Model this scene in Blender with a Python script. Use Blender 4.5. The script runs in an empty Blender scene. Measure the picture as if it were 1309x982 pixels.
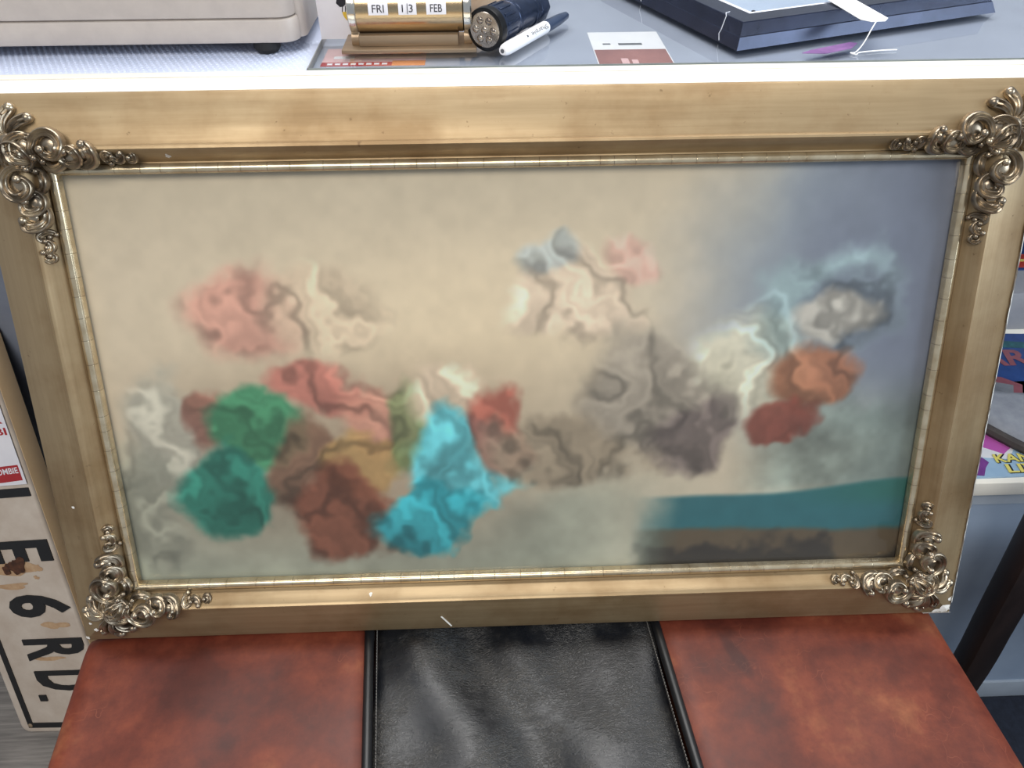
import bpy, bmesh, math, random
import numpy as np
from mathutils import Vector, Matrix

random.seed(7)
rng = np.random.RandomState(11)
SC = bpy.context.scene
COL = SC.collection
RAD = math.radians

# ------------------------------------------------------------------ camera
CAM_Z = 1.15
_p, _y, _r = RAD(40.5), RAD(1.829), RAD(-0.239)
fwd = Vector((math.sin(_y) * math.cos(_p), math.cos(_y) * math.cos(_p), -math.sin(_p)))
rgt0 = Vector((math.cos(_y), -math.sin(_y), 0))
up0 = rgt0.cross(fwd)
rgt = rgt0 * math.cos(_r) + up0 * math.sin(_r)
upv = -rgt0 * math.sin(_r) + up0 * math.cos(_r)
cam_d = bpy.data.cameras.new('camera')
cam_d.sensor_fit = 'HORIZONTAL'
cam_d.sensor_width = 36.0
cam_d.lens = 983.0 / 1309.0 * 36.0
cam_d.clip_start = 0.02
cam = bpy.data.objects.new('camera', cam_d)
COL.objects.link(cam)
M = Matrix((rgt, upv, -fwd)).transposed().to_4x4()
M.translation = Vector((0, 0, CAM_Z))
cam.matrix_world = M
SC.camera = cam

# ------------------------------------------------------------------ light
SC.view_settings.view_transform = 'Standard'
SC.view_settings.look = 'None'
SC.view_settings.gamma = 1.0
SC.view_settings.use_curve_mapping = False
SC.view_settings.exposure = 0.0
world = bpy.data.worlds.new('daylit_room')
SC.world = world
world.use_nodes = True
wb = world.node_tree.nodes['Background']
wb.inputs['Color'].default_value = (0.80, 0.88, 1.0, 1)
wb.inputs['Strength'].default_value = 0.42


def area(name, loc, target, sx, sy, power, color):
    d = bpy.data.lights.new(name, 'AREA')
    d.shape = 'RECTANGLE'
    d.size, d.size_y = sx, sy
    d.energy = power
    d.color = color
    o = bpy.data.objects.new(name, d)
    COL.objects.link(o)
    o.location = loc
    o.rotation_euler = (Vector(target) - Vector(loc)).to_track_quat('-Z', 'Y').to_euler()
    return o


area('ceiling_light', (0.1, 1.25, 2.75), (0.1, 1.05, 0.9), 2.2, 0.9, 52, (1.0, 0.98, 0.95))
area('shop_window_light', (2.7, -0.55, 1.75), (0.2, 0.6, 0.8), 1.7, 1.5, 60, (0.76, 0.88, 1.0))
area('front_fill_light', (-0.5, -1.25, 3.05), (0.0, 0.6, 0.7), 1.8, 1.1, 54, (1.0, 0.95, 0.88))  # added fill lamp that brightens the print, not a known fixture


# ------------------------------------------------------------------ materials
def lin(c):
    out = []
    for v in c[:3]:
        v = v / 255.0
        out.append(v / 12.92 if v <= 0.04045 else ((v + 0.055) / 1.055) ** 2.4)
    return tuple(out) + (1.0,)


class NT:
    def __init__(self, name):
        self.m = bpy.data.materials.new(name)
        self.m.use_nodes = True
        self.t = self.m.node_tree
        self.n = self.t.nodes
        self.b = self.n['Principled BSDF']
        self.out = self.n['Material Output']

    def node(self, typ, **kw):
        x = self.n.new(typ)
        for k, v in kw.items():
            if k in x.inputs:
                x.inputs[k].default_value = v
            else:
                setattr(x, k, v)
        return x

    def link(self, a, b):
        self.t.links.new(a, b)

    def coord(self, scale=(1, 1, 1), rot=(0, 0, 0)):
        tc = self.node('ShaderNodeTexCoord')
        mp = self.node('ShaderNodeMapping')
        mp.inputs['Scale'].default_value = scale
        mp.inputs['Rotation'].default_value = rot
        self.link(tc.outputs['Object'], mp.inputs['Vector'])
        return mp.outputs['Vector']

    def noise(self, vec, scale, detail=4, rough=0.55):
        x = self.node('ShaderNodeTexNoise')
        x.inputs['Scale'].default_value = scale
        x.inputs['Detail'].default_value = detail
        x.inputs['Roughness'].default_value = rough
        self.link(vec, x.inputs['Vector'])
        return x.outputs['Fac']

    def ramp(self, fac, stops, interp='LINEAR'):
        x = self.node('ShaderNodeValToRGB')
        x.color_ramp.interpolation = interp
        e = x.color_ramp.elements
        while len(e) < len(stops):
            e.new(0.5)
        for k, (p, c) in enumerate(stops):
            e[k].position = p
            e[k].color = c
        self.link(fac, x.inputs['Fac'])
        return x.outputs['Color']

    def mix(self, fac, a, b, blend='MIX'):
        x = self.node('ShaderNodeMix')
        x.data_type = 'RGBA'
        x.blend_type = blend
        for s, v in ((x.inputs[0], fac), (x.inputs[6], a), (x.inputs[7], b)):
            if hasattr(v, 'is_output'):
                self.link(v, s)
            else:
                s.default_value = v
        return x.outputs[2]

    def bump(self, h, strength=0.3, dist=0.001):
        x = self.node('ShaderNodeBump')
        x.inputs['Strength'].default_value = strength
        x.inputs['Distance'].default_value = dist
        self.link(h, x.inputs['Height'])
        self.link(x.outputs['Normal'], self.b.inputs['Normal'])

    def set(self, color=None, rough=0.5, metal=0.0, spec=0.5, coat=0.0):
        if color is not None:
            if hasattr(color, 'is_output'):
                self.link(color, self.b.inputs['Base Color'])
            else:
                self.b.inputs['Base Color'].default_value = color
        if hasattr(rough, 'is_output'):
            self.link(rough, self.b.inputs['Roughness'])
        else:
            self.b.inputs['Roughness'].default_value = rough
        self.b.inputs['Metallic'].default_value = metal
        self.b.inputs['Specular IOR Level'].default_value = spec
        self.b.inputs['Coat Weight'].default_value = coat
        return self.m


BLACK = (0, 0, 0, 1)
WHITE = (1, 1, 1, 1)


def plain(name, c1, c2=None, scale=30.0, rough=0.5, metal=0.0, spec=0.5, stretch=(1, 1, 1), bump=0.0, coat=0.0):
    t = NT(name)
    c2 = c2 or tuple(max(0, v * 0.88) for v in c1)
    vec = t.coord(stretch)
    f = t.noise(vec, scale, 5, 0.6)
    col = t.ramp(f, [(0.32, lin(c2)), (0.68, lin(c1))])
    if bump:
        t.bump(f, bump, 0.001)
    return t.set(col, rough, metal, spec, coat)


def gold(name, stretch):
    t = NT(name)
    v = t.coord(stretch)
    f = t.noise(v, 40, 6, 0.65)
    v2 = t.coord()
    g = t.noise(v2, 9, 5, 0.6)
    base = t.ramp(f, [(0.25, lin((144, 122, 90))), (0.75, lin((170, 148, 114)))])
    blot = t.ramp(g, [(0.36, lin((196, 176, 148))), (0.55, WHITE)])
    col = t.mix(0.6, base, blot, 'MULTIPLY')
    s = t.noise(v2, 130, 3, 0.6)
    sp = t.ramp(s, [(0.24, lin((128, 100, 70))), (0.31, WHITE)])
    col = t.mix(0.5, col, sp, 'MULTIPLY')
    r = t.ramp(g, [(0.3, (0.48, 0.48, 0.48, 1)), (0.7, (0.36, 0.36, 0.36, 1))])
    t.bump(f, 0.12, 0.0005)
    return t.set(col, r, 0.55, 0.5)


M_GOLD_H = gold('aged_gold_leaf_lengthwise', (0.12, 3.0, 3.0))
M_GOLD_V = gold('aged_gold_leaf_upright', (3.0, 0.12, 3.0))


def bead_gold(name, axis):
    t = NT(name)
    tc = t.node('ShaderNodeTexCoord')
    sep = t.node('ShaderNodeSeparateXYZ')
    t.link(tc.outputs['Object'], sep.inputs['Vector'])
    vor = t.node('ShaderNodeTexVoronoi')
    vor.voronoi_dimensions = '1D'
    vor.feature = 'DISTANCE_TO_EDGE'
    vor.inputs['Scale'].default_value = 46
    t.link(sep.outputs[axis], vor.inputs['W'])
    crack = t.ramp(vor.outputs['Distance'], [(0.006, lin((110, 86, 58))), (0.02, WHITE)])
    f = t.noise(t.coord(), 60, 4)
    base = t.ramp(f, [(0.3, lin((190, 170, 136))), (0.7, lin((222, 208, 178)))])
    col = t.mix(0.6, base, crack, 'MULTIPLY')
    t.bump(crack, 0.2, 0.0004)
    return t.set(col, 0.24, 0.8)


M_BEAD_H = bead_gold('bright_gilt_bead_lengthwise', 'X')
M_BEAD_V = bead_gold('bright_gilt_bead_upright', 'Y')

_t = NT('tarnished_silver_gilt')
_f = _t.noise(_t.coord(), 55, 5, 0.6)
_c = _t.ramp(_f, [(0.3, lin((104, 93, 80))), (0.55, lin((160, 146, 126))), (0.75, lin((202, 186, 158)))])
M_ORN = _t.set(_c, 0.28, 0.85)

M_GESSO = plain('chipped_white_gesso', (236, 234, 228), (205, 200, 190), 90, 0.85)
M_BACK = plain('frame_backing_board', (120, 96, 70), None, 20, 0.8)


def glass(name, tint, rough=0.02, ior=1.5):
    t = NT(name)
    t.n.remove(t.b)
    tr = t.node('ShaderNodeBsdfTransparent')
    tr.inputs['Color'].default_value = tint
    gl = t.node('ShaderNodeBsdfGlossy')
    gl.inputs['Roughness'].default_value = rough
    fr = t.node('ShaderNodeFresnel')
    fr.inputs['IOR'].default_value = ior
    mx = t.node('ShaderNodeMixShader')
    ge = t.node('ShaderNodeNewGeometry')
    mu = t.node('ShaderNodeMath', operation='SUBTRACT')
    mu.use_clamp = True
    t.link(fr.outputs['Fac'], mu.inputs[0])
    t.link(ge.outputs['Backfacing'], mu.inputs[1])
    t.link(mu.outputs[0], mx.inputs[0])
    t.link(tr.outputs[0], mx.inputs[1])
    t.link(gl.outputs[0], mx.inputs[2])
    t.link(mx.outputs[0], t.out.inputs['Surface'])
    return t.m


M_PANE = glass('old_picture_glass', (0.97, 0.98, 0.97, 1), 0.03, 1.45)
M_SHEET = glass('counter_glass', (0.95, 0.965, 0.965, 1), 0.02, 1.7)

_t = NT('printed_paper')
_a = _t.node('ShaderNodeVertexColor')
_a.layer_name = 'Print'
_f = _t.noise(_t.coord(), 900, 2)
_g = _t.ramp(_f, [(0.3, (0.93, 0.93, 0.93, 1)), (0.7, WHITE)])
M_PRINT = _t.set(_t.mix(0.6, _a.outputs['Color'], _g, 'MULTIPLY'), 0.65, 0, 0.3)

# leather
_t = NT('chestnut_leather')
_v = _t.coord()
_n1 = _t.noise(_v, 7.5, 6, 0.62)
_n2 = _t.noise(_v, 46, 6, 0.7)
_c1 = _t.ramp(_n1, [(0.36, lin((76, 31, 21))), (0.47, lin((98, 42, 27))), (0.56, lin((116, 54, 34))), (0.68, lin((144, 86, 54)))])
_c2 = _t.ramp(_n2, [(0.35, (0.60, 0.54, 0.52, 1)), (0.62, WHITE)])
_c = _t.mix(0.7, _c1, _c2, 'MULTIPLY')
_sc = _t.node('ShaderNodeTexVoronoi')
_sc.feature = 'DISTANCE_TO_EDGE'
_sc.inputs['Scale'].default_value = 34
_wv = _t.mix(0.06, _v, None or (0, 0, 0, 1))
_nn = _t.node('ShaderNodeTexNoise')
_nn.inputs['Scale'].default_value = 26
_t.link(_v, _nn.inputs['Vector'])
_wv = _t.mix(0.06, _v, _nn.outputs['Color'])
_t.link(_wv, _sc.inputs['Vector'])
_lines = _t.ramp(_sc.outputs['Distance'], [(0.0, (0.42, 0.42, 0.42, 1)), (0.012, BLACK)])
_msk = _t.ramp(_t.noise(_v, 13, 3), [(0.56, BLACK), (0.68, WHITE)])
_lm = _t.mix(1.0, _lines, _msk, 'MULTIPLY')
_c = _t.mix(_lm, _c, lin((150, 84, 60)))
# one dark drop-shaped mark on the right-hand panel
_mp = _t.node('ShaderNodeMapping')
_mp.vector_type = 'TEXTURE'
_mp.inputs['Location'].default_value = (0.236, 0.052, 0.0)
_mp.inputs['Rotation'].default_value = (0, 0, RAD(17))
_mp.inputs['Scale'].default_value = (0.009, 0.030, 1.0)
_tc = _t.node('ShaderNodeTexCoord')
_t.link(_tc.outputs['Object'], _mp.inputs['Vector'])
_sx = _t.node('ShaderNodeVectorMath', operation='MULTIPLY')
_t.link(_mp.outputs[0], _sx.inputs[0])
_sx.inputs[1].default_value = (1, 1, 0)
_ln = _t.node('ShaderNodeVectorMath', operation='LENGTH')
_t.link(_sx.outputs[0], _ln.inputs[0])
_mk = _t.ramp(_ln.outputs['Value'], [(0.6, (0.7, 0.7, 0.7, 1)), (1.0, BLACK)])
_c = _t.mix(_mk, _c, lin((56, 22, 18)))
_rg = _t.ramp(_n1, [(0.3, (0.42, 0.42, 0.42, 1)), (0.7, (0.56, 0.56, 0.56, 1))])
_t.bump(_n2, 0.25, 0.0008)
M_BROWN = _t.set(_c, _rg, 0, 0.4)

_t = NT('creased_black_leather')
_v = _t.coord((1.0, 2.6, 1.0))
_nn = _t.node('ShaderNodeTexNoise')
_nn.inputs['Scale'].default_value = 22
_nn.inputs['Detail'].default_value = 4
_t.link(_v, _nn.inputs['Vector'])
_wv = _t.mix(0.16, _v, _nn.outputs['Color'])
_vo = _t.node('ShaderNodeTexVoronoi')
_vo.feature = 'DISTANCE_TO_EDGE'
_vo.inputs['Scale'].default_value = 120
_t.link(_wv, _vo.inputs['Vector'])
_cr = _t.ramp(_vo.outputs['Distance'], [(0.0, WHITE), (0.16, BLACK)])
_n1 = _t.noise(_t.coord(), 10, 5, 0.62)
_n3 = _t.noise(_v, 190, 5, 0.7)
_mk = _t.ramp(_n1, [(0.44, (0.06, 0.06, 0.06, 1)), (0.60, (0.75, 0.75, 0.75, 1))])
_crm = _t.mix(1.0, _cr, _mk, 'MULTIPLY')
_base = _t.ramp(_n1, [(0.36, lin((14, 17, 23))), (0.64, lin((38, 38, 38)))])
_c = _t.mix(_crm, _base, lin((70, 66, 60)))
_hm = _t.mix(0.8, _crm, _n3, 'ADD')
_rg = _t.ramp(_n1, [(0.38, (0.25, 0.25, 0.25, 1)), (0.62, (0.40, 0.40, 0.40, 1))])
_t.bump(_hm, 0.55, 0.0009)
M_BLACKL = _t.set(_c, _rg, 0, 0.6)
M_PIPING = plain('black_vinyl_piping', (24, 24, 26), (14, 14, 16), 40, 0.4)
M_STITCH = plain('grey_thread', (120, 116, 110), (96, 92, 88), 80, 0.8)

# counter and shop
M_CREAM = plain('cream_painted_wood', (243, 240, 230), (230, 226, 214), 8, 0.45, stretch=(0.3, 4, 4))
M_PALETOP = plain('pale_blue_laminate', (168, 173, 190), (156, 161, 178), 10, 0.4)
M_GREYPANEL = plain('slate_grey_painted_panel', (128, 134, 146), (116, 122, 136), 14, 0.65)
M_BLUEPANEL = plain('blue_grey_painted_panel', (150, 164, 182), (138, 152, 172), 12, 0.6)
M_SKIRT = plain('pale_grey_skirting', (166, 174, 184), (150, 158, 168), 12, 0.6)
M_DARKSEAM = plain('dark_joint', (70, 66, 60), None, 20, 0.8)
M_MAT = plain('white_dimpled_vinyl', (206, 214, 236), (196, 206, 230), 20, 0.5)
M_FLOOR = plain('grey_wood_floor', (150, 144, 138), (104, 100, 96), 16, 0.6, stretch=(0.6, 9, 1), bump=0.2)
M_NAVY = plain('dark_navy_sheet', (30, 36, 50), (18, 22, 34), 120, 0.95)
M_WOOD = plain('dark_stained_wood', (46, 36, 34), (28, 22, 22), 14, 0.45, stretch=(4, 4, 0.6))
M_GREYSTEP = plain('grey_display_step', (150, 152, 158), (134, 136, 144), 18, 0.6)

M_BEIGE = plain('beige_moulded_plastic', (186, 176, 168), (178, 168, 161), 60, 0.42)
M_BEIGE_D = plain('beige_plastic_seam', (128, 118, 110), None, 60, 0.6)
M_RUBBER = plain('black_rubber', (22, 22, 24), None, 40, 0.7)
M_PAPER = plain('white_card', (232, 230, 234), (222, 220, 226), 20, 0.6)
M_INK = plain('black_ink', (28, 26, 36), None, 20, 0.6)
M_YELLOW = plain('yellow_ink', (232, 192, 60), None, 20, 0.6)
M_RED = plain('red_ink', (176, 42, 48), (160, 34, 40), 20, 0.6)
M_PINK = plain('pink_card', (226, 186, 186), (214, 170, 172), 20, 0.6)
M_ORANGE = plain('orange_card', (220, 140, 84), (206, 126, 74), 20, 0.6)
M_BRASS = plain('polished_brass', (210, 190, 152), (166, 142, 112), 30, 0.24, 0.95, stretch=(0.15, 3, 3))
M_BRONZE = plain('brushed_bronze', (166, 144, 118), (146, 126, 104), 30, 0.4, 0.6, stretch=(0.2, 3, 3))
M_SILVER = plain('chrome_cap', (222, 220, 212), (200, 196, 186), 30, 0.15, 0.95)
M_TORCH = plain('black_anodised_metal', (52, 64, 90), (36, 46, 66), 50, 0.3, 0.6)
M_TORCHB = plain('black_bezel', (16, 17, 20), None, 50, 0.35, 0.3)
M_LENS = plain('torch_reflector', (206, 196, 184), (120, 108, 98), 45, 0.2, 0.85)
M_LED = plain('led_dome', (236, 226, 196), None, 40, 0.2)
M_WHITEP = plain('white_marker_plastic', (244, 243, 244), (238, 237, 240), 40, 0.3)
M_CAPP = plain('slate_cap_plastic', (52, 66, 90), (44, 56, 78), 40, 0.3)
M_GREYINK = plain('grey_print', (92, 94, 100), None, 40, 0.6)
M_TAN = plain('tan_leather', (204, 178, 150), (186, 158, 130), 24, 0.5)
M_CORD = plain('twisted_cord', (160, 140, 120), (120, 100, 84), 120, 0.8)
M_BLKFRAME = plain('black_lacquered_wood', (46, 53, 74), (34, 40, 58), 26, 0.24, 0.55)
M_MATTE = plain('white_mount_board', (224, 226, 234), (212, 216, 226), 20, 0.5)
M_SLATEPAPER = plain('pale_blue_photo', (186, 200, 224), (164, 178, 206), 6, 0.5)
M_TAG = plain('white_tag', (248, 248, 248), (240, 240, 240), 20, 0.6)
M_PURPLE = plain('purple_foil', (142, 100, 156), (110, 78, 128), 60, 0.5)
M_ROSE = plain('reddish_photo_print', (166, 112, 106), (124, 78, 74), 14, 0.5)

# sign
M_SIGN = plain('worn_white_enamel', (206, 194, 180), (186, 170, 154), 20, 0.45)
M_SIGN_SIDE = plain('tan_painted_flange', (232, 200, 156), (220, 186, 142), 14, 0.55)
M_SIGN_BLK = plain('black_enamel', (24, 24, 26), (14, 14, 16), 50, 0.4)
M_RUST = plain('rust', (92, 56, 36), (48, 28, 20), 130, 0.9, bump=0.5)
M_RUST_L = plain('rust_stain', (190, 160, 126), (170, 134, 100), 90, 0.8)
M_REAR_BLK = plain('charcoal_strip', (48, 50, 54), None, 30, 0.7)

# comics
M_C_SKY = plain('comic_pale_blue', (160, 190, 214), (142, 174, 204), 30, 0.3)
M_C_PUR = plain('comic_purple', (128, 72, 146), (104, 56, 126), 40, 0.3)
M_C_PNK = plain('comic_pink', (190, 98, 176), (176, 84, 164), 30, 0.3)
M_C_TEAL = plain('comic_teal', (40, 96, 104), (28, 66, 76), 110, 0.3)
M_C_YEL = plain('comic_yellow', (226, 216, 120), (214, 202, 104), 30, 0.3)
M_C_BLUE = plain('comic_blue', (44, 74, 132), (30, 54, 104), 24, 0.3)
M_C_BRICK = plain('comic_brick_red', (142, 84, 92), (120, 70, 80), 40, 0.3)
M_C_RED = plain('comic_scarlet', (190, 66, 52), (170, 54, 44), 40, 0.3)
M_C_WHT = plain('comic_white', (226, 228, 230), (214, 216, 222), 30, 0.3)
M_C_GREY = plain('comic_grey', (128, 132, 138), (100, 104, 112), 50, 0.3)
M_SLEEVE = plain('grey_cloth_bag', (152, 156, 164), (132, 136, 146), 60, 0.7, bump=0.2)
M_SLEEVE_D = plain('dark_grey_trim', (74, 68, 66), (54, 50, 50), 60, 0.7)


# ------------------------------------------------------------------ builders
class MB:
    def __init__(self):
        self.v, self.f = [], []

    def add(self, verts, faces):
        o = len(self.v)
        self.v += [tuple(p) for p in verts]
        self.f += [tuple(i + o for i in fc) for fc in faces]

    def box(self, x0, x1, y0, y1, z0, z1):
        self.add([(x0, y0, z0), (x1, y0, z0), (x1, y1, z0), (x0, y1, z0),
                  (x0, y0, z1), (x1, y0, z1), (x1, y1, z1), (x0, y1, z1)],
                 [(3, 2, 1, 0), (4, 5, 6, 7), (0, 1, 5, 4), (1, 2, 6, 5), (2, 3, 7, 6), (3, 0, 4, 7)])
        return self

    def prism(self, poly, z0, z1):
        n = len(poly)
        self.add([(p[0], p[1], z0) for p in poly] + [(p[0], p[1], z1) for p in poly],
                 [tuple(range(n - 1, -1, -1)), tuple(range(n, 2 * n))] +
                 [(i, (i + 1) % n, n + (i + 1) % n, n + i) for i in range(n)])
        return self

    def tube(self, pts, radii, sides=8, ridges=0, depth=0.0, flat=1.0, ref=Vector((0, 0, 1))):
        pts = [Vector(p) for p in pts]
        if not hasattr(radii, '__len__'):
            radii = [radii] * len(pts)
        n = len(pts)
        o = len(self.v)
        for i, p in enumerate(pts):
            d = (pts[min(i + 1, n - 1)] - pts[max(i - 1, 0)]).normalized()
            side = d.cross(ref)
            if side.length < 1e-4:
                side = d.cross(Vector((1, 0, 0)))
            side.normalize()
            upx = side.cross(d)
            for k in range(sides):
                a = 2 * math.pi * k / sides
                rr = radii[i] * (1 + depth * math.cos(ridges * a + math.pi)) if ridges else radii[i]
                self.v.append(tuple(p + side * math.cos(a) * rr + upx * math.sin(a) * rr * flat))
        for i in range(n - 1):
            for k in range(sides):
                a, b = o + i * sides + k, o + i * sides + (k + 1) % sides
                self.f.append((a, b, b + sides, a + sides))
        self.f.append(tuple(o + k for k in range(sides - 1, -1, -1)))
        self.f.append(tuple(o + (n - 1) * sides + k for k in range(sides)))
        return self

    def band(self, pts, widths, hgt=1.1):
        """scroll band with two raised rims and a rib between them"""
        sec = [(-1.0, -0.6), (-1.0, 0.35), (-0.86, 0.85), (-0.66, 0.95), (-0.45, 0.55), (-0.22, 0.35), (0.0, 0.62), (0.22, 0.30), (0.45, 0.42), (0.66, 0.72), (0.86, 0.6), (1.0, 0.15), (1.0, -0.6)]
        pts = [Vector(p) for p in pts]
        n, m, o = len(pts), len(sec), len(self.v)
        for i, p in enumerate(pts):
            d = pts[min(i + 1, n - 1)] - pts[max(i - 1, 0)]
            d.z = 0
            d.normalize()
            side = Vector((d.y, -d.x, 0))
            for a, h in sec:
                self.v.append(tuple(p + side * a * widths[i] + Vector((0, 0, h * widths[i] * hgt))))
        for i in range(n - 1):
            for k in range(m):
                a, b = o + i * m + k, o + i * m + (k + 1) % m
                self.f.append((a, b, b + m, a + m))
        self.f.append(tuple(o + k for k in range(m - 1, -1, -1)))
        self.f.append(tuple(o + (n - 1) * m + k for k in range(m)))
        return self

    def ball(self, c, r, nu=10, nv=6, sz=1.0):
        rx, ry, rz = (r, r, r * sz) if not hasattr(r, '__len__') else r
        o = len(self.v)
        self.v.append((c[0], c[1], c[2] + rz))
        for j in range(1, nv):
            t = math.pi * j / nv
            for i in range(nu):
                a = 2 * math.pi * i / nu
                self.v.append((c[0] + rx * math.sin(t) * math.cos(a), c[1] + ry * math.sin(t) * math.sin(a), c[2] + rz * math.cos(t)))
        self.v.append((c[0], c[1], c[2] - rz))
        for i in range(nu):
            self.f.append((o, o + 1 + i, o + 1 + (i + 1) % nu))
        for j in range(nv - 2):
            for i in range(nu):
                a = o + 1 + j * nu + i
                b = o + 1 + j * nu + (i + 1) % nu
                self.f.append((a, a + nu, b + nu, b))
        e = o + 1 + (nv - 1) * nu
        for i in range(nu):
            self.f.append((e, e - nu + (i + 1) % nu, e - nu + i))
        return self

    def lathe(self, prof, sides=24, axis='Z', centre=(0, 0, 0)):
        """prof: list of (r, t) along the axis"""
        o = len(self.v)
        for r, t in prof:
            for k in range(sides):
                a = 2 * math.pi * k / sides
                if axis == 'Z':
                    p = (r * math.cos(a), r * math.sin(a), t)
                else:
                    p = (t, r * math.cos(a), r * math.sin(a))
                self.v.append(tuple(p[q] + centre[q] for q in range(3)))
        for i in range(len(prof) - 1):
            for k in range(sides):
                a, b = o + i * sides + k, o + i * sides + (k + 1) % sides
                self.f.append((a, b, b + sides, a + sides))
        self.f.append(tuple(o + k for k in range(sides - 1, -1, -1)))
        self.f.append(tuple(o + (len(prof) - 1) * sides + k for k in range(sides)))
        return self

    def build(self, name, mat, parent=None, smooth=False, bevel=0.0, seg=2, auto=None, loc=None):
        me = bpy.data.meshes.new(name)
        me.from_pydata(self.v, [], self.f)
        bm = bmesh.new()
        bm.from_mesh(me)
        bmesh.ops.recalc_face_normals(bm, faces=bm.faces)
        if bevel:
            es = [e for e in bm.edges if len(e.link_faces) == 2 and e.calc_face_angle(0) > RAD(25)]
            bmesh.ops.bevel(bm, geom=es, offset=bevel, segments=seg, affect='EDGES', profile=0.5, clamp_overlap=True)
        bm.to_mesh(me)
        bm.free()
        if smooth or bevel:
            me.polygons.foreach_set('use_smooth', [True] * len(me.polygons))
            if auto is None:
                auto = 35
            me.set_sharp_from_angle(angle=RAD(auto))
        me.materials.append(mat)
        o = bpy.data.objects.new(name, me)
        COL.objects.link(o)
        if parent is not None:
            o.parent = parent
        if loc is not None:
            o.location = loc
        return o


def tag(o, label=None, cat=None, group=None, kind=None):
    if label:
        o['label'] = label
    if cat:
        o['category'] = cat
    if group:
        o['group'] = group
    if kind:
        o['kind'] = kind
    return o


def empty(name, loc=(0, 0, 0), rz=0.0, mat=None):
    o = bpy.data.objects.new(name, None)
    o.empty_display_size = 0.05
    COL.objects.link(o)
    if mat is not None:
        o.matrix_world = mat
    else:
        o.location = loc
        o.rotation_euler = (0, 0, rz)
    return o


def text_mesh(s, size=1.0, bold=0.0, depth=0.0):
    """glyph outlines as a mesh, lower-left corner at the origin"""
    cu = bpy.data.curves.new('glyphs', 'FONT')
    cu.body = s
    cu.size = size
    cu.offset = bold
    cu.extrude = depth
    cu.resolution_u = 3
    ob = bpy.data.objects.new('glyphs', cu)
    COL.objects.link(ob)
    dg = bpy.context.evaluated_depsgraph_get()
    me = bpy.data.meshes.new_from_object(ob.evaluated_get(dg))
    bpy.data.objects.remove(ob)
    bpy.data.curves.remove(cu)
    n = len(me.vertices)
    co = np.zeros(n * 3)
    me.vertices.foreach_get('co', co)
    co = co.reshape(-1, 3)
    co[:, :2] -= co[:, :2].min(0)
    fs = [tuple(p.vertices) for p in me.polygons]
    bpy.data.meshes.remove(me)
    return co, fs


def put_text(s, origin, ex, ey, w, h, name, mat, parent, bold=0.0, depth=0.0, normal=None):
    """letters fitted to a w x h box whose lower-left corner is origin, along ex and ey"""
    co, fs = text_mesh(s, 1.0, bold, 0.0)
    mx = co.max(0)
    ex, ey, origin = Vector(ex), Vector(ey), Vector(origin)
    mb = MB()
    mb.add([origin + ex * (c[0] / mx[0] * w) + ey * (c[1] / mx[1] * h) for c in co], fs)
    nz = Vector(normal) if normal is not None else ex.cross(ey).normalized()
    if depth:
        n0 = len(mb.v)
        bmv = list(mb.v)
        cnt = {}
        for f in fs:
            for a, b in zip(f, f[1:] + f[:1]):
                cnt[(a, b)] = cnt.get((a, b), 0) + 1
        mb.v = [tuple(Vector(p) + nz * depth) for p in bmv] + bmv
        for (a, b) in list(cnt):
            if (b, a) not in cnt:
                mb.f.append((a, b, b + n0, a + n0))
    return mb.build(name, mat, parent)


# =================================================================== structure
fl = MB().box(-2.2, 2.2, -1.2, 2.4, -0.05, 0.0).build('floor', M_FLOOR)
tag(fl, 'grey wood-grain floor of the shop', kind='structure')

# ------------------------------------------------------------------ counter
CT = 0.910            # counter height
ct = empty('shop_counter', (0, 0.9, 0))
tag(ct, 'long shop counter with cream front trim and slate grey front', 'counter')


def cpart(mb, name, mat, parent=ct, **kw):
    mb.v = [(x, y - 0.9, z) for x, y, z in mb.v]
    return mb.build(name, mat, parent, **kw)


cpart(MB().box(-1.5, 1.5, 0.6775, 0.7365, CT - 0.034, CT), 'trim_board', M_CREAM, bevel=0.003)
cpart(MB().box(-1.5, 1.5, 0.7185, 0.7200, CT - 0.002, CT + 0.0004), 'trim_joint', plain('faint_joint', (214, 208, 196), None, 20, 0.7))
cpart(MB().box(-1.5, 1.5, 0.7372, 1.45, CT - 0.034, CT - 0.0065), 'top_board', M_PALETOP)
cpart(MB().box(-1.5, 0.30, 0.82, 0.84, 0.0, CT - 0.034), 'front_panel', M_GREYPANEL)
cpart(MB().box(0.28, 0.30, 0.85, 1.43, 0.0, CT - 0.034), 'partition', M_GREYPANEL)
cpart(MB().box(-1.5, 1.5, 1.43, 1.45, 0.0, CT - 0.034), 'back_panel', M_GREYPANEL)

# display base with a ledge and a raised step, under the right-hand end
db = empty('display_shelf', (0.9, 0.95, 0))
tag(db, 'blue-grey display shelf with white ledge edge holding comics', 'shelf')


def dpart(mb, name, mat, parent=db, **kw):
    mb.v = [(x - 0.9, y - 0.95, z) for x, y, z in mb.v]
    return mb.build(name, mat, parent, **kw)


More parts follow.
